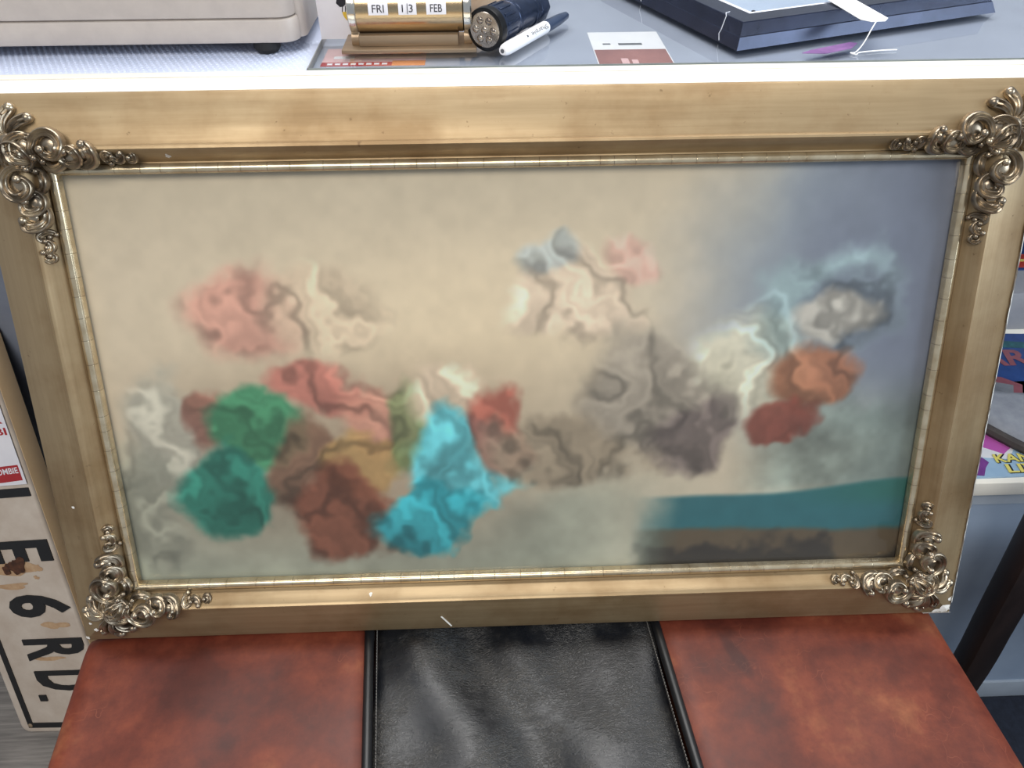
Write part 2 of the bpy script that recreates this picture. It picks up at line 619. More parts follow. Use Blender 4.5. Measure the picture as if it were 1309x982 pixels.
dpart(MB().box(0.31, 1.5, 0.571, 0.585, 0.046, 0.478), 'front_panel', M_BLUEPANEL)
dpart(MB().box(0.31, 1.5, 0.567, 0.585, 0.0, 0.046), 'skirting', M_SKIRT, bevel=0.002)
dpart(MB().box(0.31, 1.5, 0.573, 1.40, 0.4785, 0.484), 'dark_joint', M_DARKSEAM)
dpart(MB().box(0.31, 1.5, 0.569, 0.574, 0.462, 0.4785), 'rail_strip', M_SKIRT)
dpart(MB().box(0.31, 1.5, 0.563, 1.40, 0.484, 0.505), 'ledge', M_CREAM, bevel=0.0015)
dpart(MB().box(0.31, 1.5, 0.845, 1.40, 0.505, 0.566), 'raised_step', M_GREYSTEP, bevel=0.002)

sheet_r = MB().box(0.56, 1.6, -0.9, 0.566, 0.0, 0.004).build('floor_sheet', M_NAVY)  # flat dark navy sheet over this part of the floor
tag(sheet_r, 'dark navy sheet on the floor in front of the blue-grey shelf panel', 'mat')

# ------------------------------------------------------------------ picture frame
W2, H2 = 0.400, 0.2054
L = RAD(21.64)
ux, uy, un = Vector((1, 0, 0)), Vector((0, math.sin(L), math.cos(L))), Vector((0, -math.cos(L), math.sin(L)))
VB = 0.2734           # sight centre above the frame's lower edge
fc = Vector((0.0265, 0.5649, CAM_Z - 0.4870))
FM = Matrix((ux, uy, un)).transposed().to_4x4()
FM.translation = fc - uy * VB
FR = empty('picture_frame', mat=FM)
tag(FR, 'large aged gilt picture frame with scrolled corners leaning on the counter', 'picture frame')

PROF = [(0.0092, -0.004), (0.0092, 0.0022), (0.0104, 0.0018), (0.0125, 0.0040), (0.0160, 0.0105), (0.0190, 0.0155), (0.0205, 0.0172),
        (0.0220, 0.0182), (0.0240, 0.0176), (0.0252, 0.0160), (0.0257, 0.0140), (0.0275, 0.0133), (0.0660, 0.0022), (0.0676, 0.0010), (0.0680, -0.0010),
        (0.0680, -0.0150), (0.0092, -0.0150)]
BEAD = [(0.0, -0.004), (0.0, 0.0)] + [(0.0046 - 0.0046 * math.cos(math.pi * k / 8), 0.0005 + 0.0050 * math.sin(math.pi * k / 8)) for k in range(1, 8)] + [(0.0092, 0.0), (0.0092, -0.004)]


def surf(a):
    """height of the moulding at an outward offset a"""
    pts = [(-0.01, 0.0), (0.0, 0.001), (0.0046, 0.0055)] + PROF[2:15]
    for (a0, h0), (a1, h1) in zip(pts, pts[1:]):
        if a0 <= a <= a1:
            return h0 + (h1 - h0) * (a - a0) / max(1e-6, a1 - a0)
    return 0.0


def rail(side, prof):
    mb = MB()
    n = len(prof)
    N = 2
    ends = []
    for u, h in prof:
        a, b = W2 + u, H2 + u
        e = {'top': ((-a, b), (a, b)), 'bottom': ((a, -b), (-a, -b)), 'left': ((-a, -b), (-a, b)), 'right': ((a, b), (a, -b))}[side]
        ends.append([(p[0], p[1] + VB, h) for p in e])
    mb.v = [e[0] for e in ends] + [e[1] for e in ends]
    mb.f = [(i, (i + 1) % n, n + (i + 1) % n, n + i) for i in range(n)] + [tuple(range(n)), tuple(range(2 * n - 1, n - 1, -1))]
    return mb


for side in ('top', 'bottom', 'left', 'right'):
    hz = side in ('top', 'bottom')
    r_ = rail(side, PROF).build('rail', M_GOLD_H if hz else M_GOLD_V, FR, smooth=True, auto=28)
    rail(side, BEAD).build('bead', M_BEAD_H if hz else M_BEAD_V, r_, smooth=True, auto=50)

MB().box(-W2 - 0.008, W2 + 0.008, VB - H2 - 0.008, VB + H2 + 0.008, -0.0145, -0.0090).build('backing_board', M_BACK, FR)

# glass pane
MB().box(-W2 - 0.008, W2 + 0.008, VB - H2 - 0.008, VB + H2 + 0.008, -0.0060, -0.0042).build('glass_pane', M_PANE, FR)

# ------------------------------------------------------------------ the print: a plain study of tinted clouds
BLOBS = [
    (0.176, 0.309, 0.086, 0.111, -10, (206, 140, 122), 0.8, 0.9),
    (0.276, 0.304, 0.082, 0.115, 0, (218, 188, 158), 0.7, 0.9),
    (0.259, 0.46, 0.075, 0.07, 5, (186, 106, 92), 0.85, 0.7),
    (0.059, 0.571, 0.059, 0.164, 0, (176, 168, 152), 0.85, 0.8),
    (0.027, 0.777, 0.061, 0.176, 0, (142, 138, 122), 0.75, 0.8),
    (0.117, 0.544, 0.032, 0.105, 0, (140, 84, 70), 0.75, 0.7),
    (0.172, 0.577, 0.059, 0.115, 0, (66, 134, 94), 0.95, 0.6),
    (0.136, 0.758, 0.075, 0.113, -15, (44, 120, 102), 0.95, 0.6),
    (0.227, 0.683, 0.045, 0.154, 0, (114, 80, 62), 0.85, 0.7),
    (0.331, 0.546, 0.05, 0.101, 0, (204, 136, 114), 0.85, 0.7),
    (0.308, 0.667, 0.064, 0.084, -10, (170, 130, 80), 0.9, 0.6),
    (0.288, 0.793, 0.074, 0.128, 5, (124, 70, 52), 0.92, 0.6),
    (0.364, 0.588, 0.025, 0.124, 0, (96, 122, 76), 0.7, 0.7),
    (0.428, 0.511, 0.059, 0.096, 0, (222, 192, 164), 0.85, 0.8),
    (0.434, 0.695, 0.065, 0.151, 0, (88, 178, 188), 0.95, 0.5),
    (0.392, 0.821, 0.073, 0.093, 0, (48, 154, 166), 0.95, 0.5),
    (0.484, 0.604, 0.033, 0.125, 0, (154, 76, 62), 0.85, 0.7),
    (0.563, 0.66, 0.109, 0.123, -8, (136, 118, 98), 0.85, 0.8),
    (0.659, 0.523, 0.078, 0.175, 0, (148, 134, 120), 0.85, 0.8),
    (0.699, 0.647, 0.062, 0.102, 0, (108, 92, 88), 0.85, 0.7),
    (0.561, 0.308, 0.082, 0.086, -10, (226, 196, 170), 0.8, 0.8),
    (0.539, 0.225, 0.046, 0.054, 0, (172, 184, 190), 0.6, 0.9),
    (0.645, 0.23, 0.037, 0.051, 0, (224, 160, 146), 0.6, 1.0),
    (0.782, 0.46, 0.087, 0.14, 0, (226, 212, 184), 0.85, 0.8),
    (0.872, 0.34, 0.096, 0.162, 0, (150, 172, 172), 0.7, 0.8),
    (0.896, 0.351, 0.067, 0.116, 0, (92, 94, 108), 0.7, 0.8),
    (0.882, 0.35, 0.057, 0.069, 0, (214, 198, 180), 0.75, 0.8),
    (0.866, 0.484, 0.074, 0.084, -20, (166, 98, 66), 0.85, 0.7),
    (0.816, 0.602, 0.046, 0.066, 0, (144, 68, 54), 0.85, 0.6),
]


def fbm(U, V, scale, octaves, seed):
    r = np.random.RandomState(seed)
    out = np.zeros_like(U)
    amp, tot = 1.0, 0.0
    for o in range(octaves):
        n = 64
        g = r.rand(n, n)
        x, y = U * scale, V * scale * 0.5135
        xi, yi = np.floor(x).astype(int), np.floor(y).astype(int)
        fx, fy = x - xi, y - yi
        fx, fy = fx * fx * (3 - 2 * fx), fy * fy * (3 - 2 * fy)
        a, b = g[yi % n, xi % n], g[yi % n, (xi + 1) % n]
        c, d = g[(yi + 1) % n, xi % n], g[(yi + 1) % n, (xi + 1) % n]
        out += amp * ((a * (1 - fx) + b * fx) * (1 - fy) + (c * (1 - fx) + d * fx) * fy)
        tot += amp
        amp *= 0.55
        scale *= 2.03
    return out / tot


def sm(x, a, b):
    t = np.clip((x - a) / (b - a), 0, 1)
    return t * t * (3 - 2 * t)


def make_print():
    NX, NY = 561, 289
    U, V = np.meshgrid(np.linspace(0, 1, NX), np.linspace(0, 1, NY))
    C = lambda c: np.array(c, float)[None, None, :]

    def over(img, c, a):
        return img * (1 - a[..., None]) + C(c) * a[..., None]
    n1, n2 = fbm(U, V, 7, 5, 1), fbm(U, V, 7, 5, 2)
    n3 = fbm(U, V, 16, 4, 3)
    img = np.zeros((NY, NX, 3)) + C((212, 190, 164))
    img = over(img, (236, 208, 172), np.exp(-(((U - 0.45) / 0.33) ** 2 + ((V - 0.42) / 0.33) ** 2)) * 0.9)
    img = over(img, (200, 180, 154), sm(0.25 - V, 0, 0.25) * 0.7)
    # cool sky on the right
    edge = U + 0.10 * (n1 - 0.5) + 0.05 * np.sin(V * 5)
    img = over(img, (150, 154, 162), sm(edge, 0.66, 0.86) * sm(0.75 - V, 0, 0.3))
    img = over(img, (112, 116, 136), sm(edge + 0.15 * (0.3 - V), 0.80, 1.0) * 0.85)
    # cloud bank along the foot
    bank = V + 0.30 * (n2 - 0.5) - 0.10 * sm(U, 0.2, 0.6) + 0.05 * np.cos(U * 9)
    cl = 150 + 60 * (n3 - 0.5)
    m = sm(bank, 0.60, 0.80) * sm(0.85 - U, 0, 0.35)
    cloud = np.stack([cl * 1.02, cl * 1.03, cl * 0.92], -1)
    img = img * (1 - m[..., None] * 0.9) + cloud * m[..., None] * 0.9
    m = sm(V + 0.2 * (n1 - 0.5), 0.48, 0.62) * sm(U, 0.74, 0.84) * sm(0.86 - V, 0, 0.1)
    cl = 150 + 190 * (n3 - 0.5) + 40 * (n2 - .5)
    cloud = np.stack([cl * 0.90, cl * 0.98, cl * 0.92], -1).clip(70, 205)
    img = img * (1 - m[..., None] * 0.8) + cloud * m[..., None] * 0.8
    img = over(img, (92, 102, 100), sm(V, 0.42, 0.62) * sm(U + 0.2 * (n1 - 0.5), 0.86, 1.0) * 0.6)
    # a strip of water and a strip of earth
    lo = sm(U + 0.08 * (n2 - 0.5), 0.64, 0.70)
    top = 0.80 - 0.035 * sm(U, 0.80, 1.0) + 0.012 * (n1 - 0.5)
    img = over(img, (50, 104, 112), sm(V, top - 0.008, top + 0.010) * lo)
    img = over(img, (44, 104, 92), sm(V, top - 0.008, top + 0.010) * lo * sm(U, 0.80, 1.0) * sm(0.86 - V, 0, 0.06) * 0.8)
    land = 0.895 + 0.05 * (n1 - 0.5)
    img = over(img, (98, 82, 64), sm(V, land - 0.01, land + 0.012) * lo)
    img = over(img, (62, 55, 50), sm(V + 0.25 * (n3 - 0.5), 0.93, 0.98) * lo)
    # tinted cloud masses
    under = np.exp(-(((U - 0.27) / 0.25) ** 4 + ((V - 0.68) / 0.24) ** 4))
    img = over(img, (150, 126, 104), under * (0.35 + 0.5 * n1))
    under = np.exp(-(((U - 0.66) / 0.14) ** 2 + ((V - 0.58) / 0.16) ** 2))
    img = over(img, (142, 126, 110), under * 0.5)
    n4, n5 = fbm(U, V, 26, 4, 21), fbm(U, V, 26, 4, 22)
    n6 = fbm(U, V, 13, 4, 23)
    Uw = U + 0.080 * (n1 - 0.5) + 0.050 * (n6 - 0.5) + 0.008 * (n4 - 0.5)
    Vw = V + 0.150 * (n2 - 0.5) + 0.080 * (n3 - 0.5) + 0.014 * (n5 - 0.5)
    flow = 34 * Uw + 9 * n6 + 7 * n2 - 5 * Vw
    fold = 0.17 * np.sin(flow * 1.3) + 0.10 * np.sin(flow * 3.1 + 3 * n3) + 0.25 * (n4 - 0.5)
    for cu, cv, ru, rv, rot, c, a, soft in BLOBS:
        t = math.radians(rot)
        du, dv = (Uw - cu) / (ru * 1.12), (Vw - cv) / (rv * 1.12)
        du, dv = du * math.cos(t) + dv * math.sin(t), -du * math.sin(t) + dv * math.cos(t)
        d = np.sqrt(du * du + dv * dv) + 0.25 * (n4 - 0.5) + 0.6 * (n6 - 0.5)
        al = a * (1 - sm(d, 1.0 - soft * 0.55, 1.0))
        shade = np.clip(1 + 0.85 * fold + 0.10 * (-dv), 0.5, 1.35)
        img = img * (1 - al[..., None]) + (C(c) * shade[..., None]).clip(0, 240) * al[..., None]
    img = img * (0.97 + 0.06 * fbm(U, V, 60, 2, 6))[..., None]
    grey = img.mean(-1, keepdims=True)
    img = grey + (img - grey) * 0.88
    img = img.clip(0, 255) / 255.0
    linear = np.where(img <= 0.04045, img / 12.92, ((img + 0.055) / 1.055) ** 2.4)
    x = -W2 - 0.006 + U * (2 * W2 + 0.012)
    y = VB + H2 + 0.006 - V * (2 * H2 + 0.012)
    co = np.stack([x, y, np.full_like(x, -0.0070)], -1).reshape(-1, 3)
    idx = np.arange(NX * NY).reshape(NY, NX)
    q = np.stack([idx[1:, :-1], idx[1:, 1:], idx[:-1, 1:], idx[:-1, :-1]], -1).reshape(-1, 4)
    me = bpy.data.meshes.new('print')
    me.vertices.add(len(co))
    me.vertices.foreach_set('co', co.ravel())
    me.loops.add(q.size)
    me.loops.foreach_set('vertex_index', q.ravel().astype(np.int32))
    me.polygons.add(len(q))
    me.polygons.foreach_set('loop_start', np.arange(0, q.size, 4, dtype=np.int32))
    me.update(calc_edges=True)
    at = me.color_attributes.new('Print', 'FLOAT_COLOR', 'POINT')
    rgba = np.concatenate([linear.reshape(-1, 3), np.ones((len(co), 1))], 1)
    at.data.foreach_set('color', rgba.ravel().astype(np.float32))
    me.materials.append(M_PRINT)
    o = bpy.data.objects.new('print', me)
    COL.objects.link(o)
    o.parent = FR
    o['label'] = 'faded colour print of tinted clouds, water and earth behind glass'
    return o


make_print()


# ------------------------------------------------------------------ scrolled corner ornaments
def spiral(c, t0, t1, r0, r1, n=26, ell=1.0):
    out = []
    for i in range(n):
        k = i / (n - 1)
        t = RAD(t0 + (t1 - t0) * k)
        r = r0 + (r1 - r0) * k
        out.append((c[0] + r * math.cos(t), c[1] + r * math.sin(t) * ell))
    return out


def taper(n, w0, wm, w1):
    return [w0 + (wm - w0) * math.sin(math.pi * 0.5 * min(1, 2 * k)) if k < 0.5 else wm + (w1 - wm) * ((k - 0.5) * 2) ** 1.4 for k in [i / (n - 1) for i in range(n)]]


# scrolls of one arm: centre, angles, radii, widths, end balls, lift, cup
ARM = [
    dict(c=(-0.0155, 0.0245), t=(48, 315), r=(0.0105, 0.0115), w=(0.0016, 0.0042, 0.0020), b=(0.0034, 0.0030), z=0.003, cup=0.008),
    dict(c=(-0.0120, 0.0245), t=(70, 290), r=(0.0068, 0.0070), w=(0.0010, 0.0024, 0.0012), b=(0.0, 0.0022), z=0.002, cup=0.0),
    dict(c=(0.0068, 0.0245), t=(225, -165), r=(0.0160, 0.0058), w=(0.0018, 0.0040, 0.0020), b=(0.0030, 0.0036), z=0.004, cup=0.009),
    dict(c=(0.0045, 0.0165), t=(160, 372), r=(0.0110, 0.0085), w=(0.0014, 0.0034, 0.0024), b=(0.0, 0.0036), z=0.002, cup=0.0),
    dict(c=(0.0225, 0.0185), t=(150, 500), r=(0.0112, 0.0036), w=(0.0024, 0.0036, 0.0018), b=(0.0, 0.0034), z=0.004, cup=0.008),
    dict(c=(0.0330, 0.0210), t=(215, 430), r=(0.0135, 0.0062), w=(0.0016, 0.0042, 0.0030), b=(0.0, 0.0040), z=0.003, cup=0.006),
    dict(c=(0.0345, 0.0200), t=(235, 400), r=(0.0088, 0.0050), w=(0.0010, 0.0024, 0.0014), b=(0.0, 0.0), z=0.003, cup=0.0),
]
BUD = [
    dict(c=(0.0520, 0.0150), t=(250, 20), r=(0.0052, 0.0030), w=(0.0014, 0.0028, 0.0016), b=(0.0026, 0.0024), z=0.002, cup=0.003),
    dict(c=(0.0600, 0.0165), t=(150, 380), r=(0.0062, 0.0036), w=(0.0012, 0.0026, 0.0014), b=(0.0, 0.0024), z=0.002, cup=0.003),
    dict(c=(0.0690, 0.0145), t=(130, -190), r=(0.0046, 0.0018), w=(0.0012, 0.0022, 0.0014), b=(0.0, 0.0024), z=0.002, cup=0.002),
]


def corner(sx, sy, jig):
    def at(s, a, z, vert):
        h = surf(a) if s > -a else surf(max(a, -s))
        if vert:
            return Vector((sx * (W2 + a), VB + sy * (H2 - s), h + z))
        return Vector((sx * (W2 - s), VB + sy * (H2 + a), h + z))

    # shell of radiating lobes on the mitre
    c0 = 0.0290
    mb = MB()
    hub = Vector((sx * (W2 + c0), VB + sy * (H2 + c0), surf(c0) + 0.001))
    mb.ball(hub, (0.0085, 0.0085, 0.0060), 12, 8)
    for k, (ang, ln, w) in enumerate([(-112, 0.017, 0.0034), (-72, 0.022, 0.0044), (-36, 0.0235, 0.0042), (0, 0.0225, 0.0038), (36, 0.0235, 0.0042), (72, 0.022, 0.0044), (112, 0.017, 0.0034)]):
        n = 14
        pts, ra = [], []
        for i in range(n):
            q = i / (n - 1)
            aa = RAD(45 + ang + 16 * math.copysign(1, ang if ang else 1) * q * q)
            rr = 0.004 + ln * q
            ox, oy = c0 + rr * math.cos(aa), c0 + rr * math.sin(aa)
            hh = surf(min(0.066, max(ox, oy, 0.02))) + 0.0008 + 0.0048 * math.sin(math.pi * min(1, q * 1.05)) + 0.002 * q
            pts.append((sx * (W2 + ox), VB + sy * (H2 + oy), hh))
            ra.append(0.0018 + (w - 0.0018) * math.sin(math.pi * 0.5 * q))
        mb.band(pts, [q * 1.1 for q in ra], 0.9)
        e = pts[-1]
        mb.ball(e, w * 1.12, 10, 6)
        # rolled lip of the lobe
        e2 = pts[-4]
        mb.tube([(e2[0], e2[1], e2[2] + w * 0.9), ((e[0] + e2[0]) / 2, (e[1] + e2[1]) / 2, e[2] + w * 1.0), (e[0], e[1], e[2] + w * 0.7)], [0.0008, 0.0013, 0.0008], 6)
    # small curl between the shell and the arms
    for s_ in (0.0215, 0.0155):
        pts = [(sx * (W2 + x), VB + sy * (H2 + y), surf(max(x, y)) + 0.004) for x, y in spiral((0.019, 0.019), 30, 30 + 400, s_ - 0.0150, 0.0015, 20)]
        mb.tube(pts, taper(20, 0.0012, 0.0022, 0.0012), 8, 3, 0.15)
    root = mb.build('corner_ornament', M_ORN, FR, smooth=True, auto=48)
    root['label'] = 'scrolled shell ornament in tarnished silver gilt'

    def element(d, vert, name):
        mb = MB()
        n = 28
        c = (d['c'][0] + random.uniform(-1, 1) * jig, d['c'][1] + random.uniform(-1, 1) * jig)
        sp = spiral(c, d['t'][0], d['t'][1], d['r'][0], d['r'][1], n)
        w = taper(n, *d['w'])
        pts = []
        for i, (s, a) in enumerate(sp):
            q = i / (n - 1)
            hz = d['z'] + 0.0022 * math.sin(math.pi * q) + 0.0030 * q
            # keep the scroll at a common level instead of dipping with the moulding
            p = at(s, min(0.060, max(0.006, a)), 0, vert)
            base = 0.55 * p.z + 0.45 * surf(min(0.05, max(0.012, c[1])))
            q_ = at(s, a, 0, vert)
            pts.append((q_.x, q_.y, base + hz - 0.001))
        mb.band(pts, [q * 1.12 for q in w])
        if d['b'][0]:
            mb.ball(pts[0], d['b'][0], 10, 6)
        if d['b'][1]:
            e = pts[-1]
            mb.ball((e[0], e[1], e[2] + 0.0012), d['b'][1], 12, 8)
        if d['cup']:
            p = at(c[0], c[1], 0, vert)
            mb.ball((p.x, p.y, p.z + 0.0005), (d['cup'], d['cup'], 0.0032), 14, 6)
        mb.build(name, M_ORN, root, smooth=True, auto=48)

    for vert in (False, True):
        for d in ARM:
            element(d, vert, 'scroll')
        for d in BUD:
            element(d, vert, 'bud_curl')


for sx, sy in ((-1, 1), (1, 1), (-1, -1), (1, -1)):
    corner(sx, sy, 0.0006)


# white chips where the gilding is gone
def chip_strip(pts, width, name='gesso_chip'):
    """ragged strip along the outer edge; pts are (x, y, h) on the arris"""
    mb = MB()
    a, b, c = [], [], []
    for x, y, h, ix, iy in pts:
        w = width * random.uniform(0.35, 1.0)
        a.append((x + ix * w, y + iy * w, h + 0.0018 + w * 0.29))
        b.append((x, y, h + 0.0006))
        c.append((x, y, h - 0.0030))
    n = len(pts)
    mb.v = a + b + c
    for i in range(n - 1):
        mb.f += [(i, i + 1, n + i + 1, n + i), (n + i, n + i + 1, 2 * n + i + 1, 2 * n + i)]
    return mb.build(name, M_GESSO, FR)


xo = W2 + 0.0684
n_ = 90
chip_strip([(xo, VB + 0.20 - (0.20 + H2 + 0.055) * i / n_, 0.0012, -1, 0) for i in range(n_ + 1)], 0.0022)
xo = -W2 - 0.0684
chip_strip([(-xo - 0.004 * (i % 2) * 0 - 0.030 * (i / 14), VB - H2 - 0.0684, 0.0012, 0, 1) for i in range(15)], 0.0030)


def chip_patch(cx, cy, r, n=11, name='gesso_chip'):
    mb = MB()
    pts = []
    for i in range(n):
        a = 2 * math.pi * i / n
        q = r * random.uniform(0.55, 1.1)
        x, y = cx + q * math.cos(a), cy + q * math.sin(a) * 0.8
        off = max(abs(x) - W2, abs(y) - H2)
        if off > 0.0676:
            x = math.copysign(min(abs(x), W2 + 0.0676), x)
            y = math.copysign(min(abs(y), H2 + 0.0676), y)
        pts.append((x, y))
    hs = [surf(min(0.0675, max(abs(x) - W2, abs(y) - H2))) + 0.0004 for x, y in pts]
    c = (cx, cy, surf(min(0.0675, max(abs(cx) - W2, abs(cy) - H2))) + 0.0005)
    mb.v = [(c[0], c[1] + VB, c[2])] + [(x, y + VB, h) for (x, y), h in zip(pts, hs)]
    mb.f = [(0, 1 + i, 1 + (i + 1) % n) for i in range(n)]
    return mb.build(name, M_GESSO, FR)


for cx, cy, r in ((W2 + 0.061, -H2 - 0.061, 0.0080), (W2 + 0.052, -H2 - 0.065, 0.0050), (W2 + 0.065, -H2 - 0.050, 0.0045), (-W2 - 0.052, -H2 - 0.052, 0.0030),
                  (-W2 - 0.058, -H2 - 0.045, 0.0022), (-W2 - 0.045, -H2 - 0.057, 0.0022), (-W2 - 0.065, -H2 - 0.064, 0.0030), (-0.300, H2 + 0.0155, 0.0026), (-0.160, -H2 - 0.016, 0.0020), (-0.4465, -0.112, 0.0024)):
    chip_patch(cx, cy, r)
# a scratch on the lower rail
MB().box(-0.0008, 0.0008, -0.010, 0.010, -0.0002, 0.0002).build('scratch', M_GESSO, FR).matrix_local = Matrix.Translation((-0.083, VB - H2 - 0.056, surf(0.056) + 0.0003)) @ Matrix.Rotation(RAD(32), 4, 'Z') @ Matrix.Rotation(RAD(16), 4, 'X')

# ------------------------------------------------------------------ leather bench
OZ = CAM_Z - 0.7467
OT = empty('leather_bench', (0.02, 0.35, 0), RAD(5.05))
tag(OT, 'bench with chestnut leather sides and black leather middle under the frame', 'bench')
OY0, OY1 = -0.24, 0.168


def cushion(x0, x1, name, mat, edges, seed, bulge):
    r = np.random.RandomState(seed)
    NX, NY = 44, 56
    ph = r.rand(6) * 6.28
    mb = MB()
    R_ = 0.022
    for j in range(NY + 1):
        for i in range(NX + 1):
            u, v = i / NX, j / NY
            x, y = x0 + (x1 - x0) * u, OY0 + (OY1 - OY0) * v
            z = OZ
            z += bulge * (math.sin(x * 26 + y * 9 + ph[0]) * math.sin(y * 17 - x * 6 + ph[1]) + 0.5 * math.sin(x * 48 - y * 30 + ph[2]))
            if bulge > 0.003:
                w = x - 0.25 * 0 + 0.42 * y
                z -= 0.0065 + 0.010 * math.exp(-((w - 0.008) / 0.030) ** 2) - 0.005 * math.exp(-((w + 0.055) / 0.030) ** 2)
                z += 0.0030 * math.sin(70 * x + 18 * y) * math.exp(-((y - 0.10) / 0.05) ** 2)
            z -= abs(bulge) * 1.5
            for dist, on in ((x - x0, edges[0]), (x1 - x, edges[1]), (y - OY0, 1), (OY1 - y, 1)):
                if dist < R_:
                    q = 1 - dist / R_
                    z -= (0.016 if on else 0.0045) * (1 - math.sqrt(max(0, 1 - q * q))) * (1.0 if on else 1.0)
            mb.v.append((x, y, z))
    for j in range(NY):
        for i in range(NX):
            a = j * (NX + 1) + i
            mb.f.append((a, a + 1, a + NX + 2, a + NX + 1))
    # skirt down to the box
    ring = [i for i in range(NX + 1)] + [j * (NX + 1) + NX for j in range(1, NY + 1)] + [NY * (NX + 1) + i for i in range(NX - 1, -1, -1)] + [j * (NX + 1) for j in range(NY - 1, 0, -1)]
    o = len(mb.v)
    for i in ring:
        x, y, z = mb.v[i]
        mb.v.append((x, y, OZ - 0.07))
    n = len(ring)
    for k in range(n):
        mb.f.append((ring[k], o + k, o + (k + 1) % n, ring[(k + 1) % n]))
    mb.f.append(tuple(o + k for k in range(n)))
    return mb.build(name, mat, OT, smooth=True, auto=60)


XL, XS, XT, XR = -0.459, -0.1515, 0.162, 0.474
cushion(XL, XS - 0.004, 'seat_panel', M_BROWN, (1, 0), 1, 0.0008)['label'] = 'chestnut brown leather seat panel'
cushion(XS + 0.004, XT - 0.004, 'seat_panel', M_BLACKL, (0, 0), 2, 0.0042)['label'] = 'creased black leather seat panel'
cushion(XT + 0.004, XR, 'seat_panel', M_BROWN, (0, 1), 3, 0.0008)['label'] = 'chestnut brown leather seat panel'
for x in (XS, XT):
    p = MB()
    p.tube([(x, OY0 + 0.004 + (OY1 - OY0 - 0.008) * i / 30, OZ - 0.0065) for i in range(31)], 0.0052, 10)
    pp = p.build('piping', M_PIPING, OT, smooth=True, auto=60)
    st = MB()
    sgn = 1 if x == XS else -1
    for i in range(110):
        y = OY0 + 0.01 + (OY1 - OY0 - 0.02) * i / 110
        xx = x + sgn * 0.0085
        st.box(xx - 0.0003, xx + 0.0003, y, y + 0.0022, OZ - 0.010, OZ - 0.0032 - 0.0030)
    s = st.build('stitching', M_STITCH, OT)
    s['kind'] = 'stuff'
MB().box(XL + 0.004, XR - 0.004, OY0 + 0.004, OY1 - 0.004, 0.05, OZ - 0.0702).build('bench_box', M_BROWN, OT, bevel=0.006)
for x in (XL + 0.05, XR - 0.05):
    for y in (OY0 + 0.05, OY1 - 0.05):
        MB().lathe([(0.016, 0.0), (0.024, 0.05)], 16, 'Z', (x, y, 0)).build('foot', M_WOOD, OT, smooth=True)

# ------------------------------------------------------------------ street sign
SP0 = Vector((-0.7201, 0.5638, 0.0))
a_, b_, c_ = RAD(22), RAD(-10.73), RAD(-10)
Rz = Matrix.Rotation(c_, 3, 'Z')
Rx = Matrix(((1, 0, 0), (0, math.cos(a_), math.sin(a_)), (0, -math.sin(a_), math.cos(a_))))
Ry = Matrix(((math.cos(b_), 0, math.sin(b_)), (0, 1, 0), (-math.sin(b_), 0, math.cos(b_))))
R3 = Rz @ Rx @ Ry
bx, up_ = R3 @ Vector((1, 0, 0)), R3 @ Vector((0, 0, 1))
sn = bx.cross(up_)            # out of the face, towards the viewer
if sn.y > 0:
    sn = -sn
SM = Matrix((bx, up_, sn)).transposed().to_4x4()
SW, SLEN = 0.159, 0.69
low = (-sn * 0.005).z
SM.translation = SP0 - Vector((0, 0, low))
SG = empty('street_sign', mat=SM)
tag(SG, 'worn white street sign with black embossed lettering standing on its end', 'street sign')


def round_rect(w, h, r, n=5, x0=0, y0=0):
    pts = []
    for cx, cy, t0 in ((w - r, r, -90), (w - r, h - r, 0), (r, h - r, 90), (r, r, 180)):
        for i in range(n + 1):
            t = RAD(t0 + 90 * i / n)
            pts.append((x0 + cx + r * math.cos(t), y0 + cy + r * math.sin(t)))
    return pts


def rolled_sheet():
    """face with a soft rolled edge, extruded backwards"""
    mb = MB()
    rings = []
    for inset, z in ((0.004, 0.0), (0.0016, -0.0008), (0.0, -0.0035)):
        rings.append([(x, y, z) for x, y in round_rect(SW - 2 * inset, SLEN - 2 * inset, 0.012, 5, inset, inset)])
    n = len(rings[0])
    for r in rings:
        mb.v += r
    mb.f.append(tuple(range(n)))
    for k in range(2):
        for i in range(n):
            a, b = k * n + i, k * n + (i + 1) % n
            mb.f.append((a, b, b + n, a + n))
    mb.v += [(x, y, -0.005) for x, y, z in rings[2]]
    for i in range(n):
        a, b = 2 * n + i, 2 * n + (i + 1) % n
        mb.f.append((a, b, b + n, a + n))
    mb.f.append(tuple(range(4 * n - 1, 3 * n - 1, -1)))
    return mb


rolled_sheet().build('sign_face', M_SIGN, SG, smooth=True, auto=40)
MB().prism(round_rect(0.006, SLEN - 0.05, 0.002, 3, SW - 0.0055, 0.04), -0.034, -0.0045).build('rolled_flange', M_SIGN_SIDE, SG, smooth=True, bevel=0.0015)
MB().prism(round_rect(SW - 0.012, SLEN - 0.06, 0.006, 3, 0.004, 0.05), -0.044, -0.034).build('dark_rear_strip', M_REAR_BLK, SG)  # dark charcoal slab set behind the sign face and flange


# letters run along the sign's length, so their tops point across it (+x)
def sign_glyph(ch, t_top, wid, s0=0.0590, s1=0.1545, bold=0.030):
    put_text(ch, (s0, t_top, 0.0), (0, -1, 0), (1, 0, 0), wid, s1 - s0, 'letter', M_SIGN_BLK, SG, bold, 0.0016, normal=(0, 0, 1))


for ch, t0, w in (('M', 0.530, 0.046), ('I', 0.462, 0.014), ('L', 0.3965, 0.036), ('E', 0.3195, 0.033), ('6', 0.2355, 0.036), ('R', 0.1635, 0.036), ('D', 0.1095, 0.034)):
    sign_glyph(ch, t0, w)
MB().box(0.0520, 0.0640, 0.0575, 0.0680, 0, 0.0016).build('letter', M_SIGN_BLK, SG)
